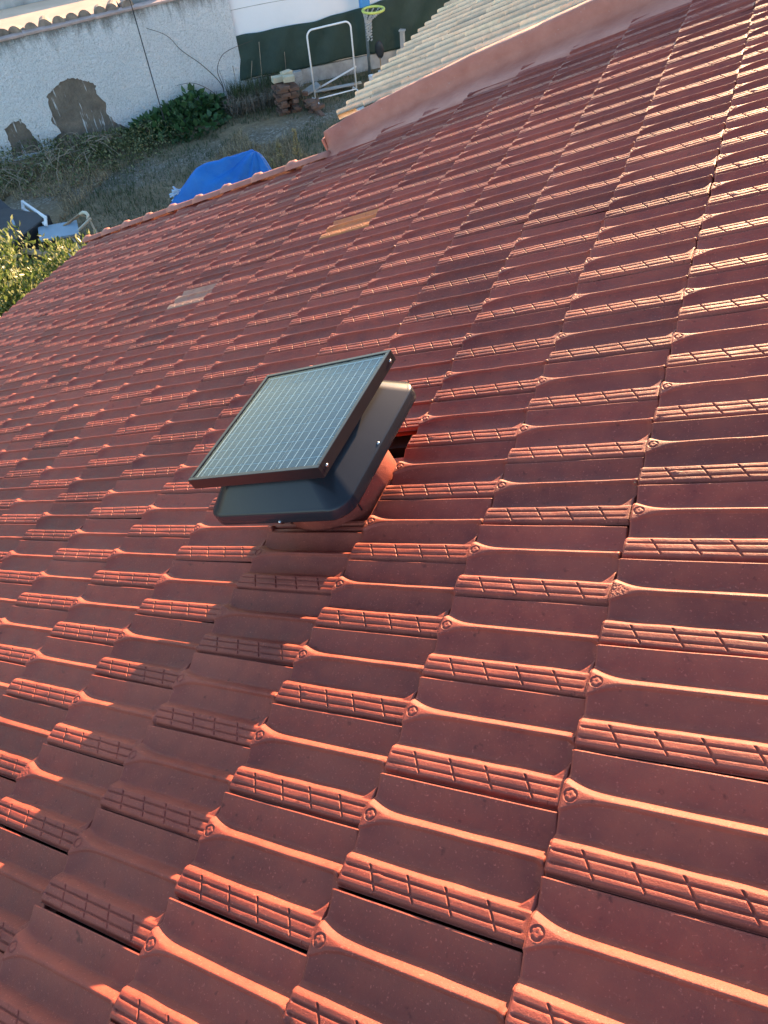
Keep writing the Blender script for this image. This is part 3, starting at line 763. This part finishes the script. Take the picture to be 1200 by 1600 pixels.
def tile_h(s, t, var=0):
    s = np.asarray(s, float); t = np.asarray(t, float); e1 = np.exp(-(np.maximum(s - S0, 0) / .085) ** 1.4); e2 = np.exp(-(np.maximum(s - S0, 0) / .095) ** 1.4)
    cu = .020 + .074 * e1; cl = -.006 - .115 * e2 - .030 * sm(s, .895, .945)
    hc = .0228
    h = np.zeros(np.broadcast(s, t).shape)
    s, t = np.broadcast_arrays(s, t); cu = np.broadcast_to(cu, h.shape); cl = np.broadcast_to(cl, h.shape)
    # gutter above the rib (t > cu)
    up = hc * (1 - (.45 * sm(t, cu - .006, cu + .110) + .55 * np.clip((t - cu) / .104, 0, 1))); far = .0222 * np.clip((t - .120) / .262, 0, 1) ** 1.9
    edge = -.004 * sm(t, .366, .384)
    g1 = np.maximum(up, far) + edge
    # crest
    crest = hc + .0012 * np.cos(np.clip((t - (cu + cl) / 2) / (cu - cl + 1e-6), -.5, .5) * math.pi)
    # gutter below the rib
    gg = np.clip((cl - t) / .235, 0, 1)
    g2 = np.where(t < cl, (hc - .0066 * sm(cl - t, 0, .013)) * (1 - gg) ** 1.8, hc)
    bev = .0226 * (.5 * sm(-t, .258, .378) + .5 * np.clip((-t - .266) / .106, 0, 1))
    low = np.maximum(g2, bev)
    h = np.where(t > cu, g1, np.where(t > cl, crest, low))
    # brick band
    inb = t < -.375
    band = .0228 - .0012 * (-t - .370) / .20 - .0105 * sm(-t, .556, .597)
    tt = -t
    gr = np.zeros_like(h)
    on = sm(s, -.030, -.005) * (1 - sm(s, .915, .925))
    for g_ in (.422, .508):
        gr = np.maximum(gr, np.exp(-np.abs((tt - g_) / .0105) ** 3) * on)
    for q in (.105, .318, .522, .735):
        c_ = q + .070 * (tt - .36) / .185
        gr = np.maximum(gr, np.exp(-np.abs((s - c_) / .0062) ** 3) * sm(tt, .368, .382) * (1 - sm(tt, .552, .566)))
    band = band - .0036 * gr
    h = np.where(inb, band, h)
    # rounded arrises at the lower end
    h = h - .0035 * (1 - sm(s, S0, S0 + .012))
    # flower stamp
    rx = s * TL; ry = t * TW; R = np.hypot(rx - .002, ry)
    ph = np.arctan2(ry, rx)
    fl = .0022 * (1 - sm(R, .0112, .0135))
    pet = .0026 * (1 - sm(R, .0052 + .0011 * np.abs(np.cos(2.5 * ph)) * 2, .0088 + .0012 * np.abs(np.cos(2.5 * ph)) * 2)) * (1 - .35 * np.exp(-(R / .0022) ** 2))
    rimc = .0006 * np.exp(-((R - .0125) / .0012) ** 2)
    if var != 1: h = h - fl + pet + rimc
    else: h = h + .0015 * (vnoise(rx * 400, ry * 400, 5) - .5) * (R < .02)
    # closed rounded head of the lower gutter
    sb = .945 - .105 * (1 - np.clip((t + .372) / .22, 0, 1)) ** 2.0
    lip = .0190 * sm(s, sb - .030, sb + .014) * ((t > -.378) & (t < -.0)) * (1 - .8 * sm(t, -.22, -.10))
    h = np.where((t > -.378) & (t < cl), np.maximum(h, lip), h)
    sc = .26 * np.exp(-(np.maximum(s - S0, 0) / .075) ** 1.3) * (t > -.375) * (t < .38)     # pans are scooped, shallower at the lower end
    h = h + np.maximum(.0222 - h, 0) * sc
    # hooked rib tip
    tip = sm(s, .90, .94) * np.exp(-((t - .0) / .045) ** 2) * .0035
    h = h + tip
    # upper end passes under the next tile
    cut = sm(s, .945, .957)
    h = h * (1 - cut) + np.minimum(h, -.004 + 0 * h) * cut
    # unevenness
    h = h + (vnoise(s * 7 + var * 5, t * 9 + 3, 6) - .5) * .0022 + (vnoise(s * 60 + var * 9, t * 45, 7) - .5) * .00015 * inb
    if var == 2:   # mortar blobs and a chip on the band
        for (a, b_, r_, hh) in ((.17, -.44, .006, .004), (.45, -.56, .005, .003), (.62, -.36, .004, -.003)):
            h = h + hh * np.exp(-(((s - a) * TL) ** 2 + ((t - b_) * TW) ** 2) / r_ ** 2)
    if var == 3:
        for (a, b_, r_, hh) in ((.93, -.02, .010, .004), (.0, -.56, .006, -.006), (.78, -.47, .005, .003)):
            h = h + hh * np.exp(-(((s - a) * TL) ** 2 + ((t - b_) * TW) ** 2) / r_ ** 2)
    return h

def cat_lin(parts):
    out = []
    for a, b_, n in parts: out += list(np.linspace(a, b_, n, endpoint=False))
    out.append(parts[-1][1]); return np.array(out)

LIFT = .0160
def tile_arrays(S, T, var=0, noise=True, depth=.013):
    s, t = np.meshgrid(S, T, indexing='ij')
    sw = s + np.where(-t > .365, .070 * np.clip((-t - .36) / .185, -.1, 1.05), 0) * (sm(s, .0, .06) * (1 - sm(s, .80, .90)))   # grid lines follow the slanted grooves
    z = tile_h(sw, t, var) + LIFT * (1 - (sw - S0))
    V = np.stack([sw * TL, t * TW, z], -1); n, m_ = s.shape
    ii = np.arange(n * m_).reshape(n, m_)
    F = [np.stack([ii[:-1, :-1], ii[1:, :-1], ii[1:, 1:], ii[:-1, 1:]], -1).reshape(-1, 4)]
    V = V.reshape(-1, 3)
    ring = np.concatenate([ii[0, :], ii[1:, -1], ii[-1, -2::-1], ii[-2:0:-1, 0]])
    low = V[ring].copy(); low[:, 2] = np.minimum(low[:, 2] - depth, -.004)
    b0 = len(V); V = np.concatenate([V, low]); k = len(ring); a = np.arange(k); a2 = (a + 1) % k
    F.append(np.stack([ring[a], ring[a2], b0 + a2, b0 + a], -1)[:, ::-1])
    return V, np.concatenate(F)

T_hi = cat_lin([(-.597, -.565, 5), (-.565, -.525, 4), (-.525, -.491, 11), (-.491, -.436, 4), (-.436, -.400, 11), (-.400, -.378, 3), (-.378, -.270, 17), (-.270, -.12, 9), (-.12, .125, 44), (.125, .2, 5), (.2, .365, 9), (.365, .384, 5)])
sl = [(S0, -.025, 6), (-.025, .05, 24)]
prev = .05
for q in (.105, .318, .522, .735):
    sl += [(prev, q - .013, 6), (q - .013, q + .013, 12)]; prev = q + .013
sl += [(prev, .855, 5), (.855, .965, 18), (.965, 1.03, 2)]
S_hi = cat_lin(sl)
T_lo = cat_lin([(-.597, -.57, 1), (-.57, -.518, 1), (-.518, -.498, 2), (-.498, -.428, 1), (-.432, -.412, 2), (-.412, -.375, 1), (-.375, -.285, 3), (-.285, -.15, 2), (-.15, -.03, 2), (-.03, .075, 4), (.075, .2, 1), (.2, .391, 4)])
sl = [(S0, .05, 3)]; prev = .05
for q in (.105, .318, .522, .735):
    sl += [(prev, q - .008, 1), (q - .008, q + .008, 2)]; prev = q + .008
sl += [(prev, .86, 1), (.86, .96, 3), (.96, 1.03, 1)]
S_lo = cat_lin(sl)

hi_meshes = []
for var in range(4):
    V, F = tile_arrays(S_hi, T_hi, var)
    hi_meshes.append(mesh_np('roof_tile', V, F, M['tile'], True))
V, F = tile_arrays(S_hi, T_hi, 0); me_or = mesh_np('roof_tile_orange', V, F, M['tile_orange'], True)
V, F = tile_arrays(S_hi, T_hi, 1); me_be = mesh_np('roof_tile_beige', V, F, M['tile_beige'], True)
VLO, FLO = tile_arrays(S_lo, T_lo, 1)

# the roof bed under the tiles (part), carries the tiles as its sub-parts
K0, K1 = -19, 4
roof_m = Matrix.Translation(-H0) @ ROT
b = MB()
xe, xr = (K0 + S0) * TL + .03, (K1 + 1) * TL; y0 = -9 * TW
hole = (-1.135, -.76, .90, 1.30)
xs = [xe, hole[0], hole[1], xr]
def slab(x0, x1, ya, yb, z0=-.105, z1=-.062):
    def yv(x, y): return min(y, verge_y(x)) if y > 5 else y
    P = [(x0, ya, z1), (x1, ya, z1), (x1, yb(x1) if callable(yb) else yb, z1), (x0, yb(x0) if callable(yb) else yb, z1)]
    P += [(p[0], p[1], z0) for p in P]
    b.raw(P, [(0, 1, 2, 3), (7, 6, 5, 4), (0, 4, 5, 1), (1, 5, 6, 2), (2, 6, 7, 3), (3, 7, 4, 0)])
VX = -8.45 * TL
slab(xe, VX, y0, verge_y); slab(VX, hole[0], y0, 25.3 * TW); slab(hole[0], hole[1], y0, hole[2]); slab(hole[0], hole[1], hole[3], 25.3 * TW); slab(hole[1], xr, y0, 25.3 * TW)
roof = b.build('roof', M['underlay'], house)
roof.matrix_basis = roof_m

def cam_px(x, y, z=.02):
    p = ROT @ Vector((x, y, z)); c = cam.matrix_world.inverted() @ p
    if c.z > -.05: return None
    return 600 + 1133.5 * c.x / -c.z, 800 - 1133.5 * c.y / -c.z, c.length

SKIP = {(-3, 4.5), (-3, 5.5)}
cand = []
for k in range(K0, K1 + 1):
    off = .5 if k % 2 else 0.0
    for n in range(-8, 30):
        v = n + off; x, y = k * TL, v * TW
        if (k, v) in SKIP: continue
        if k <= -9:
            if y - .6 * TW > verge_y(x + TL): continue
        elif v - .6 > 24.3: continue
        q = cam_px(x + .5 * TL, y)
        vis = q is not None and -60 < q[0] < 1260 and -60 < q[1] < 1680
        cross = k <= -9 and y + .42 * TW > min(verge_y(x), verge_y(x + TL)) - .02
        cand.append((0 if (vis and not cross) else 1, q[2] if q else 9, k, v, x, y, cross))
cand.sort()
special = {}
def nearest_tile(px_, py_):
    return min(((abs(cam_px(c[4] + .45 * TL, c[5] - .1 * TW)[0] - px_) + 2 * abs(cam_px(c[4] + .45 * TL, c[5] - .1 * TW)[1] - py_)), c[2], c[3]) for c in cand if c[0] == 0)[1:]
special[(-6, 15.0)] = 'o'; special[(-9, 13.5)] = 'b'
def tile_matrix(k, v, x, y):
    r = random.Random(k * 1000 + int(v * 2))
    lift = -.0335 + r.uniform(0, .0025) + (.004 if r.random() < .12 else 0)
    return Matrix.Translation((x + r.gauss(0, .0016), y + r.gauss(0, .0012), lift)) @ Euler((r.gauss(0, .012), r.gauss(0, .0045), r.gauss(0, .006))).to_matrix().to_4x4()
cnt = 0; rest = []; first = None
order = [c for c in cand if (c[2], c[3]) in special] + [c for c in cand if (c[2], c[3]) not in special]
for c in order:
    _, dist, k, v, x, y, cross = c
    sp_ = special.get((k, v))
    if c[0] == 0 and cnt < 300:
        me = me_or if sp_ == 'o' else me_be if sp_ == 'b' else hi_meshes[random.choice((0, 0, 0, 1, 2, 3))]
        o = bpy.data.objects.new('tile', me); link(o, roof)
        o.matrix_basis = tile_matrix(k, v, x, y)
        if sp_ == 'o': o['label'] = 'bare orange replacement tile'
        if sp_ == 'b': o['label'] = 'pale beige replacement tile'
        cnt += 1
    else: rest.append(c)
# farther tiles and those cut at the verge: one mesh
VV = []; FF = []; RR = []; nb = 0; CV = []; CF = []; CR = []; nc = 0
for c in rest:
    _, dist, k, v, x, y, cross = c
    mt = np.array(tile_matrix(k, v, x, y)); P = VLO @ mt[:3, :3].T + mt[:3, 3]
    if cross: CV.append(P); CF.append(FLO + nc); nc += len(P); CR.append(np.full(len(P), random.random()))
    else: VV.append(P); FF.append(FLO + nb); nb += len(P); RR.append(np.full(len(P), random.random()))
me = mesh_np('far_tiles', np.concatenate(VV), np.concatenate(FF), M['tile'], True)
at = me.attributes.new('tile_random', 'FLOAT', 'POINT'); at.data.foreach_set('value', np.concatenate(RR).astype(np.float32))
o = add('far_tiles', me, roof, kind='stuff')
me = mesh_np('cut_tiles', np.concatenate(CV), np.concatenate(CF), M['tile'], True)
at = me.attributes.new('tile_random', 'FLOAT', 'POINT'); at.data.foreach_set('value', np.concatenate(CR).astype(np.float32))
bm = bmesh.new(); bm.from_mesh(me)
pa = Vector((VX, verge_y(VX), 0)); pb = Vector((VX - 3, verge_y(VX - 3), 0)); dv = (pb - pa).normalized(); nv = Vector((dv.y, -dv.x, 0))
if nv.y < 0: nv = -nv
bmesh.ops.bisect_plane(bm, geom=bm.verts[:] + bm.edges[:] + bm.faces[:], plane_co=pa, plane_no=nv, clear_outer=True)
bm.to_mesh(me); bm.free()
add('cut_tiles', me, roof, kind='stuff')

# crumbs of pale mortar caught at tile corners
b = MB()
for i in range(420):
    k = random.randint(-7, 1); v = random.randint(-2, 17) + (.5 if k % 2 else 0)
    sx = random.choice((.93, .95, -.03, random.uniform(0, .9))); tt_ = random.choice((-.03, -.30, -.59, -.59, random.uniform(-.58, .38)))
    hz = float(tile_h(np.array([max(sx, 0)]), np.array([tt_]), 1)[0]) + LIFT * (1 - sx) - .0325
    r_ = random.choice((.0012, .0016, .002, .002, .003, .0042))
    c0 = Vector((k * TL + sx * TL, v * TW + tt_ * TW, hz)); M3 = Euler((random.random() * 3, random.random() * 3, random.random() * 3)).to_matrix()
    P = [c0 + M3 @ Vector(p) * r_ * random.uniform(.6, 1.3) for p in ((1, 0, 0), (-1, 0, 0), (0, 1, 0), (0, -1, 0), (0, 0, .8), (0, 0, -.8))]
    b.raw(P, [(0, 2, 4), (2, 1, 4), (1, 3, 4), (3, 0, 4), (2, 0, 5), (1, 2, 5), (3, 1, 5), (0, 3, 5)])
b.build('mortar_crumbs', simple('pale_mortar_crumb', (.30, .17, .11), .9, var=.6, scale=60, bump=0), roof, kind='stuff')

# verge caps along the gable edge
xv = VX + .02; i = 0
while xv > xe - .05:
    ln = .47; x2 = xv - ln - .0
    a = Vector((xv, verge_y(xv) + .01, .022)); c_ = Vector((x2, verge_y(x2) + .01, .022)); d = c_ - a; d.normalize(); sd_ = Vector((d.y, -d.x, 0))
    if sd_.y < 0: sd_ = -sd_
    V = []; F = []; prof = [(-.055, -.006), (-.045, .010), (-.02, .020), (.012, .024), (.035, .018), (.048, .002), (.050, -.06)]
    st = [(0, .85), (.38, .95), (.395, 1.35), (.445, 1.45), (.475, 1.25), (.480, .9)]
    jz = random.uniform(-.003, .003)
    for q, sc_ in st:
        for (w_, h_) in prof:
            V.append(a + d * q + sd_ * (w_ * (1 + (sc_ - 1) * .4)) + Vector((0, 0, (h_ if h_ < -.02 else h_ * sc_ + (sc_ - 1) * .012) + jz)))
    n = len(prof)
    for q in range(len(st) - 1):
        for w_ in range(n - 1): F.append((q * n + w_, q * n + w_ + 1, (q + 1) * n + w_ + 1, (q + 1) * n + w_))
    F.append(tuple(range(n))[::-1]); F.append(tuple((len(st) - 1) * n + w_ for w_ in range(n)))
    o = MB().raw(V, F).build('verge_tile', M['mortar'], roof, smooth=False)
    o.data.polygons.foreach_set('use_smooth', np.ones(len(o.data.polygons), dtype=bool))
    xv -= .455

# parapet with mortar apron (part of the house), roof frame
def lerp_tab(tab, x): return float(np.interp(x, [a for a, _ in tab], [b_ for _, b_ in tab]))
FR = [(-8.5, 22.75), (-7.9, 23.45), (-6.4, 23.85), (-5, 24.0), (5.2, 24.25)]
RE = [(-8.5, 24.1), (-7.4, 24.65), (-6.6, 24.95), (-5.5, 25.35), (5.2, 25.5)]
FL = [(-8.5, 21.9), (-6, 22.05), (-4, 22.5), (5.2, 22.75)]
ks = np.linspace(-8.47, 5.1, 120); rows = []
for k in ks:
    f_ = lerp_tab(FR, k) * TW; r_ = lerp_tab(RE, k) * TW; ap = lerp_tab(FL, k) * TW + .02 * (vnoise(k * 2.1, 3) - .5)
    n1_ = (vnoise(k * 1.4, 1.0, 1) - .5) * .018; n2_ = (vnoise(k * 2.2, 7.0, 2) - .5) * .022; n3_ = (vnoise(k * 6.0, 5.0, 3) - .5) * .006
    H_ = .152 + n3_ * .6 + n1_ * .3
    rows.append([(ap - .03, -.045), (ap, -.012), (ap + .05, -.002 + n3_), ((ap + f_) / 2, .008 + n1_ * .4 + n3_), (f_ - .060 + n2_ * .5, .020 + n3_), (f_ - .032 + n2_ * .6, .038), (f_ - .020 + n2_ * .5, .080),
                 (f_ - .006 + n1_ * .3, H_ - .025), (f_ + .004 + n1_ * .3, H_ - .006), (f_ + .014, H_), ((f_ + r_) / 2, H_ - .014 + n3_), (r_ - .02, H_ - .034), (r_, H_ - .05), (r_ + .01, -.10)])
nr = len(rows[0]); V = np.array([[(k * TL, y, z) for (y, z) in row] for k, row in zip(ks, rows)]).reshape(-1, 3)
ii = np.arange(len(V)).reshape(len(ks), nr); F = np.stack([ii[:-1, :-1], ii[1:, :-1], ii[1:, 1:], ii[:-1, 1:]], -1).reshape(-1, 4)
F = [tuple(int(q) for q in f_) for f_ in F] + [tuple(int(q) for q in ii[0])]
o = add('parapet', mesh_np('parapet', V, F, M['mortar'], True), house); o.matrix_basis = roof_m
# end flashing below the corner of the parapet
b = MB(); xk = -8.52 * TL; b.box((xk - .01, 23.45 * TW, -.02), (.03, 1.5 * TW, .26)); b.box((xk - .04, 23.9 * TW, .02), (.10, .5 * TW, .05)); o = b.build('end_flashing', M['mortar'], house, bevel=.012); o.matrix_basis = roof_m
# walls, eave board (seen only from the side)
def w_pt(x, y, z=0): return ROT @ Vector((x, y, z))
b = MB(); e0 = w_pt(xe + .35, 0); e1 = w_pt(xr, 0)
yN = verge_y(xe) - .3; yM = 23.4 * TW
Pw = [(e0.x, y0 + .3, GZ), (e1.x, y0 + .3, GZ), (e1.x, yM, GZ), (VX * math.cos(PITCH), yM, GZ), (VX * math.cos(PITCH), verge_y(VX) - .25, GZ), (e0.x, yN, GZ)]
Pt = [(x, y, x * math.tan(PITCH) - .09) for x, y, _ in Pw]
V = [Vector(p) - H0 for p in Pw + Pt]; n = len(Pw)
b.raw(V, [(i, (i + 1) % n, n + (i + 1) % n, n + i) for i in range(n)]); b.build('wall', M['house_wall'], house)
b = MB(); b.box((xe + .0, (y0 + verge_y(xe)) / 2, -.085), (.025, verge_y(xe) - y0, .12)); o = b.build('eave_board', M['pale_wood'], house); o.matrix_basis = roof_m

# ------------------------------------------------------------------ cream roof next door
H2 = Vector((-1.5, 8.5, GZ)); nh = empty('neighbour_house', H2, label='neighbouring house with cream clay tile roof beyond the red parapet', cat='house')
r2m = Matrix.Translation(-H2) @ ROT
b = MB(); xa = -10.05 * TL
def quad(P, z0, z1):
    Q4 = [(x, y, z1) for x, y in P] + [(x, y, z0) for x, y in P]
    n = len(P); b.raw(Q4, [tuple(range(n)), tuple(range(2 * n - 1, n - 1, -1))] + [(i, n + i, n + (i + 1) % n, (i + 1) % n) for i in range(n)])
quad([(xa + .06, 29.0 * TW), (-8.2 * TL, 25.6 * TW), (xr, 25.6 * TW), (xr, 62 * TW), (xa, 62 * TW)], -.06, -.018)
r2 = b.build('roof', M['concrete'], nh); r2.matrix_basis = r2m
T_c = np.array([-.60, -.585, -.565, -.46, -.43, -.40, -.36, -.15, .10, .32, .385, .395]); H_c = np.array([.0, .034, .0425, .037, .033, .016, .006, .001, .0, .004, .010, .006])
S_c = np.array([-.04, -.025, .02, .5, .97, 1.02]); s, t = np.meshgrid(S_c, T_c, indexing='ij')
z = .012 + np.interp(t, T_c, H_c) * np.interp(s, [-.04, -.025, .02, 2], [.55, .85, 1, 1]) + .020 * (1 - s)
V = np.stack([s * TL + np.where(t < -.3, 0, 0), t * TW, z], -1).reshape(-1, 3); n_, m_ = s.shape; ii = np.arange(n_ * m_).reshape(n_, m_)
F = [np.stack([ii[:-1, :-1], ii[1:, :-1], ii[1:, 1:], ii[:-1, 1:]], -1).reshape(-1, 4)]
ring = np.concatenate([ii[0, :], ii[1:, -1], ii[-1, -2::-1], ii[-2:0:-1, 0]]); low = V[ring].copy(); low[:, 2] = -.012; b0 = len(V); V = np.concatenate([V, low]); a = np.arange(len(ring)); a2 = (a + 1) % len(ring)
F.append(np.stack([ring[a], ring[a2], b0 + a2, b0 + a], -1)[:, ::-1])
me_c = mesh_np('cream_tile', V, np.concatenate(F), M['cream_tile'], False)
nc_ = 0; far = []
for k in range(-10, K1 + 1):
    for n in range(25, 62):
        v = n + .74 + (.5 if k % 2 else 0)
        if v < 25.9 + max(0, (-8.0 - k)) * 1.4: continue
        q = cam_px(k * TL + .2, v * TW)
        vis = -60 < q[0] < 1260 and -60 < q[1]
        mt = tile_matrix(k, v, k * TL, v * TW)
        if vis and nc_ < 300:
            o = bpy.data.objects.new('cream_tile', me_c); link(o, r2); o.matrix_basis = mt; nc_ += 1
        else: far.append(np.array(mt))
if far:
    base = V; FB = np.concatenate(F); o = add('far_cream_tiles', mesh_np('far_cream_tiles', np.concatenate([base @ q[:3, :3].T + q[:3, 3] for q in far]), np.concatenate([FB + i * len(base) for i in range(len(far))]), M['cream_tile']), r2, kind='stuff')
b = MB(); xw = xa * math.cos(PITCH) + .3; x3 = xr * math.cos(PITCH)
Pw = [(xw, 28.3 * TW), (x3, 26 * TW), (x3, 61 * TW), (xw, 61 * TW)]
V = [Vector((x, y, GZ)) - H2 for x, y in Pw] + [Vector((x, y, x * math.tan(PITCH) - .09)) - H2 for x, y in Pw]
b.raw(V, [(i, (i + 1) % 4, 4 + (i + 1) % 4, 4 + i) for i in range(4)]); b.build('wall', M['house_wall'], nh)

# ------------------------------------------------------------------ solar roof vent
VC = Vector((-.965, 1.07, 0.0))
vent = empty('solar_roof_vent', ROT @ VC, label='black solar attic fan with square photovoltaic panel on a red round neck', cat='roof vent')
vent.rotation_mode = 'XYZ'; vent.rotation_euler = (0, -PITCH, 0)
def rsq(hx_, hy_, r, z, n=8, cx=0, cy=0):
    P = []
    for qx, qy, a0 in ((1, 1, 0), (-1, 1, 90), (-1, -1, 180), (1, -1, 270)):
        for k in range(n + 1):
            a = rad(a0 + 90 * k / n); P.append((cx + qx * (hx_ - r) + r * math.cos(a), cy + qy * (hy_ - r) + r * math.sin(a), z))
    return P
def loft(rings, cap_top=True, cap_bot=True):
    V = [p for r in rings for p in r]; n = len(rings[0]); F = []
    for i in range(len(rings) - 1):
        for k in range(n): F.append((i * n + k, i * n + (k + 1) % n, (i + 1) * n + (k + 1) % n, (i + 1) * n + k))
    if cap_bot: F.append(tuple(reversed(range(n))))
    if cap_top: F.append(tuple((len(rings) - 1) * n + k for k in range(n)))
    return MB().raw(V, F)
HX, HY = .268, .278
hood = loft([rsq(HX - .012, HY - .012, .058, .150), rsq(HX - .012, HY - .012, .058, .127), rsq(HX - .001, HY - .001, .065, .125), rsq(HX, HY, .066, .128), rsq(HX, HY, .066, .158), rsq(HX - .002, HY - .002, .066, .163), rsq(HX - .006, HY - .006, .066, .1665), rsq(HX - .009, HY - .009, .0655, .1695),
             rsq(HX - .069, HY - .069, .0555, .235), rsq(HX - .073, HY - .073, .055, .239), rsq(HX - .080, HY - .080, .053, .244), rsq(HX - .092, HY - .092, .05, .247)])
h = hood.build('hood', M['black_plastic'], vent, smooth=True)
nk = MB(); nk.lathe((0, 0, 0), [(.190, -.06), (.189, .0), (.187, .03), (.183, .065), (.175, .100), (.162, .128), (.145, .148), (.0, .149)], 64); nk.build('neck', M['tile'], vent, smooth=True, loc=(.008, .004, 0))
b = MB(); b.tube([(.198 * math.cos(rad(-38)), .188 * math.sin(rad(-38)), .0), (.193 * math.cos(rad(-38)), .182 * math.sin(rad(-38)), .06), (.176 * math.cos(rad(-38)), .176 * math.sin(rad(-38)), .12)], .0025, 6); b.build('seam', M['black_metal'], vent)
# flashing plate lying on the roof
b = MB(); b.box((.012, -.022, -.040), (.405, .345, .004)); b.box((.200, -.10, -.022), (.008, .21, .040)); b.build('flashing', M['tile'], vent)
b = MB()
for i in range(3): b.box((.01, -.196 + i * .020, -.030 + .0015 * i), (.39, .014, .030 + .003 * i))
b.build('flashing_rib', M['tile'], vent, bevel=.004)
# panel
PH = .257; PS = .251
fr = []
for (cx, cy, sx, sy) in ((0, -PS + .006, PS * 2, .012), (0, PS - .006, PS * 2, .012), (-PS + .006, 0, .012, PS * 2 - .024), (PS - .006, 0, .012, PS * 2 - .024)):
    MB().box((cx, cy, PH + .018), (sx, sy, .036)).build('frame_bar', M['black_metal'], vent, bevel=.0012)
b = MB(); b.box((0, 0, PH + .022), (PS * 2 - .024, PS * 2 - .024, .006)); b.build('backsheet', simple('backsheet_pale', (.58, .68, .70), .6, var=.03, bump=0), vent)
m = NT('solar_cell')
oi = m.n.new('ShaderNodeObjectInfo').outputs['Random']
vv = m.voro(90, out='Color')
c = m.mix(.35, m.ramp(oi, [(0, (.014, .038, .072)), (1, (.022, .050, .086))]), m.ramp(vv, [(0, (.012, .035, .07)), (1, (.06, .10, .14))]))
m.set(color=c, rough=.4, spec=.12); M['cell'] = m.m
cw, chh = (2 * PS - .036) / 3, (2 * PS - .036) / 12
cm = MB().box((0, 0, 0), (cw - .0026, chh - .0034, .001)).mesh('solar_cell', M['cell'])
pan = MB().box((0, 0, PH + .0255), (.001, .001, .0005)); 
for i in range(3):
    for j in range(12):
        add('solar_cell', cm, vent, loc=(-PS + .018 + cw * (i + .5), -PS + .018 + chh * (j + .5), PH + .0258))
    for q in (.11, .305, .50, .695, .89):
        MB().box((-PS + .018 + cw * (i + q), 0, PH + .0266), (.0012, 2 * PS - .034, .0006)).build('busbar', bpy.data.materials.get('busbar_silver') or simple('busbar_silver', (.60, .72, .75), .45, 0, var=.02, bump=0), vent)
m = NT('panel_glass'); m.n.remove(m.b)
tb = m.n.new('ShaderNodeBsdfTransparent'); tb.inputs[0].default_value = (.93, .97, .97, 1)
gb = m.n.new('ShaderNodeBsdfGlossy'); gb.inputs['Roughness'].default_value = .10
nz_ = m.noise(700, 2); bp = m.bump(nz_, .12, .0004); m.l.new(bp, gb.inputs['Normal'])
fz = m.n.new('ShaderNodeFresnel'); fz.inputs[0].default_value = 1.33
mx = m.n.new('ShaderNodeMixShader'); gg_ = m.n.new('ShaderNodeNewGeometry'); m.l.new(m.math('MULTIPLY', fz.outputs[0], m.math('SUBTRACT', 1.0, gg_.outputs['Backfacing'])), mx.inputs[0]); m.l.new(tb.outputs[0], mx.inputs[1]); m.l.new(gb.outputs[0], mx.inputs[2]); m.l.new(mx.outputs[0], m.out.inputs[0])
MB().box((0, 0, PH + .0315), (2 * PS - .022, 2 * PS - .022, .003)).build('glass_pane', m.m, vent)
for (x, y) in ((PS + .001, -PS + .03), (PS + .001, PS - .03)):
    o = MB().lathe((0, 0, 0), [(0, .003), (.0035, .0028), (.005, .001), (.005, 0)], 12, Matrix(((0, 0, 1), (0, 1, 0), (-1, 0, 0)))).build('screw', M['steel'], vent, loc=(x, y, PH + .016), smooth=True)
for (x, y) in ((HX - .003, -.02), (.02, -HY + .0)):
    MB().lathe((0, 0, 0), [(0, .004), (.004, .003), (.005, 0)], 10).build('screw', M['steel'], vent, loc=(x - (.004 if x > .1 else 0), y, .166 if x > .1 else .131), smooth=True)
for (x, y) in ((.17, .17), (-.17, .17), (.17, -.17), (-.17, -.17)):
    MB().box((x, y, .255), (.03, .03, .020)).build('panel_bracket', M['black_metal'], vent)
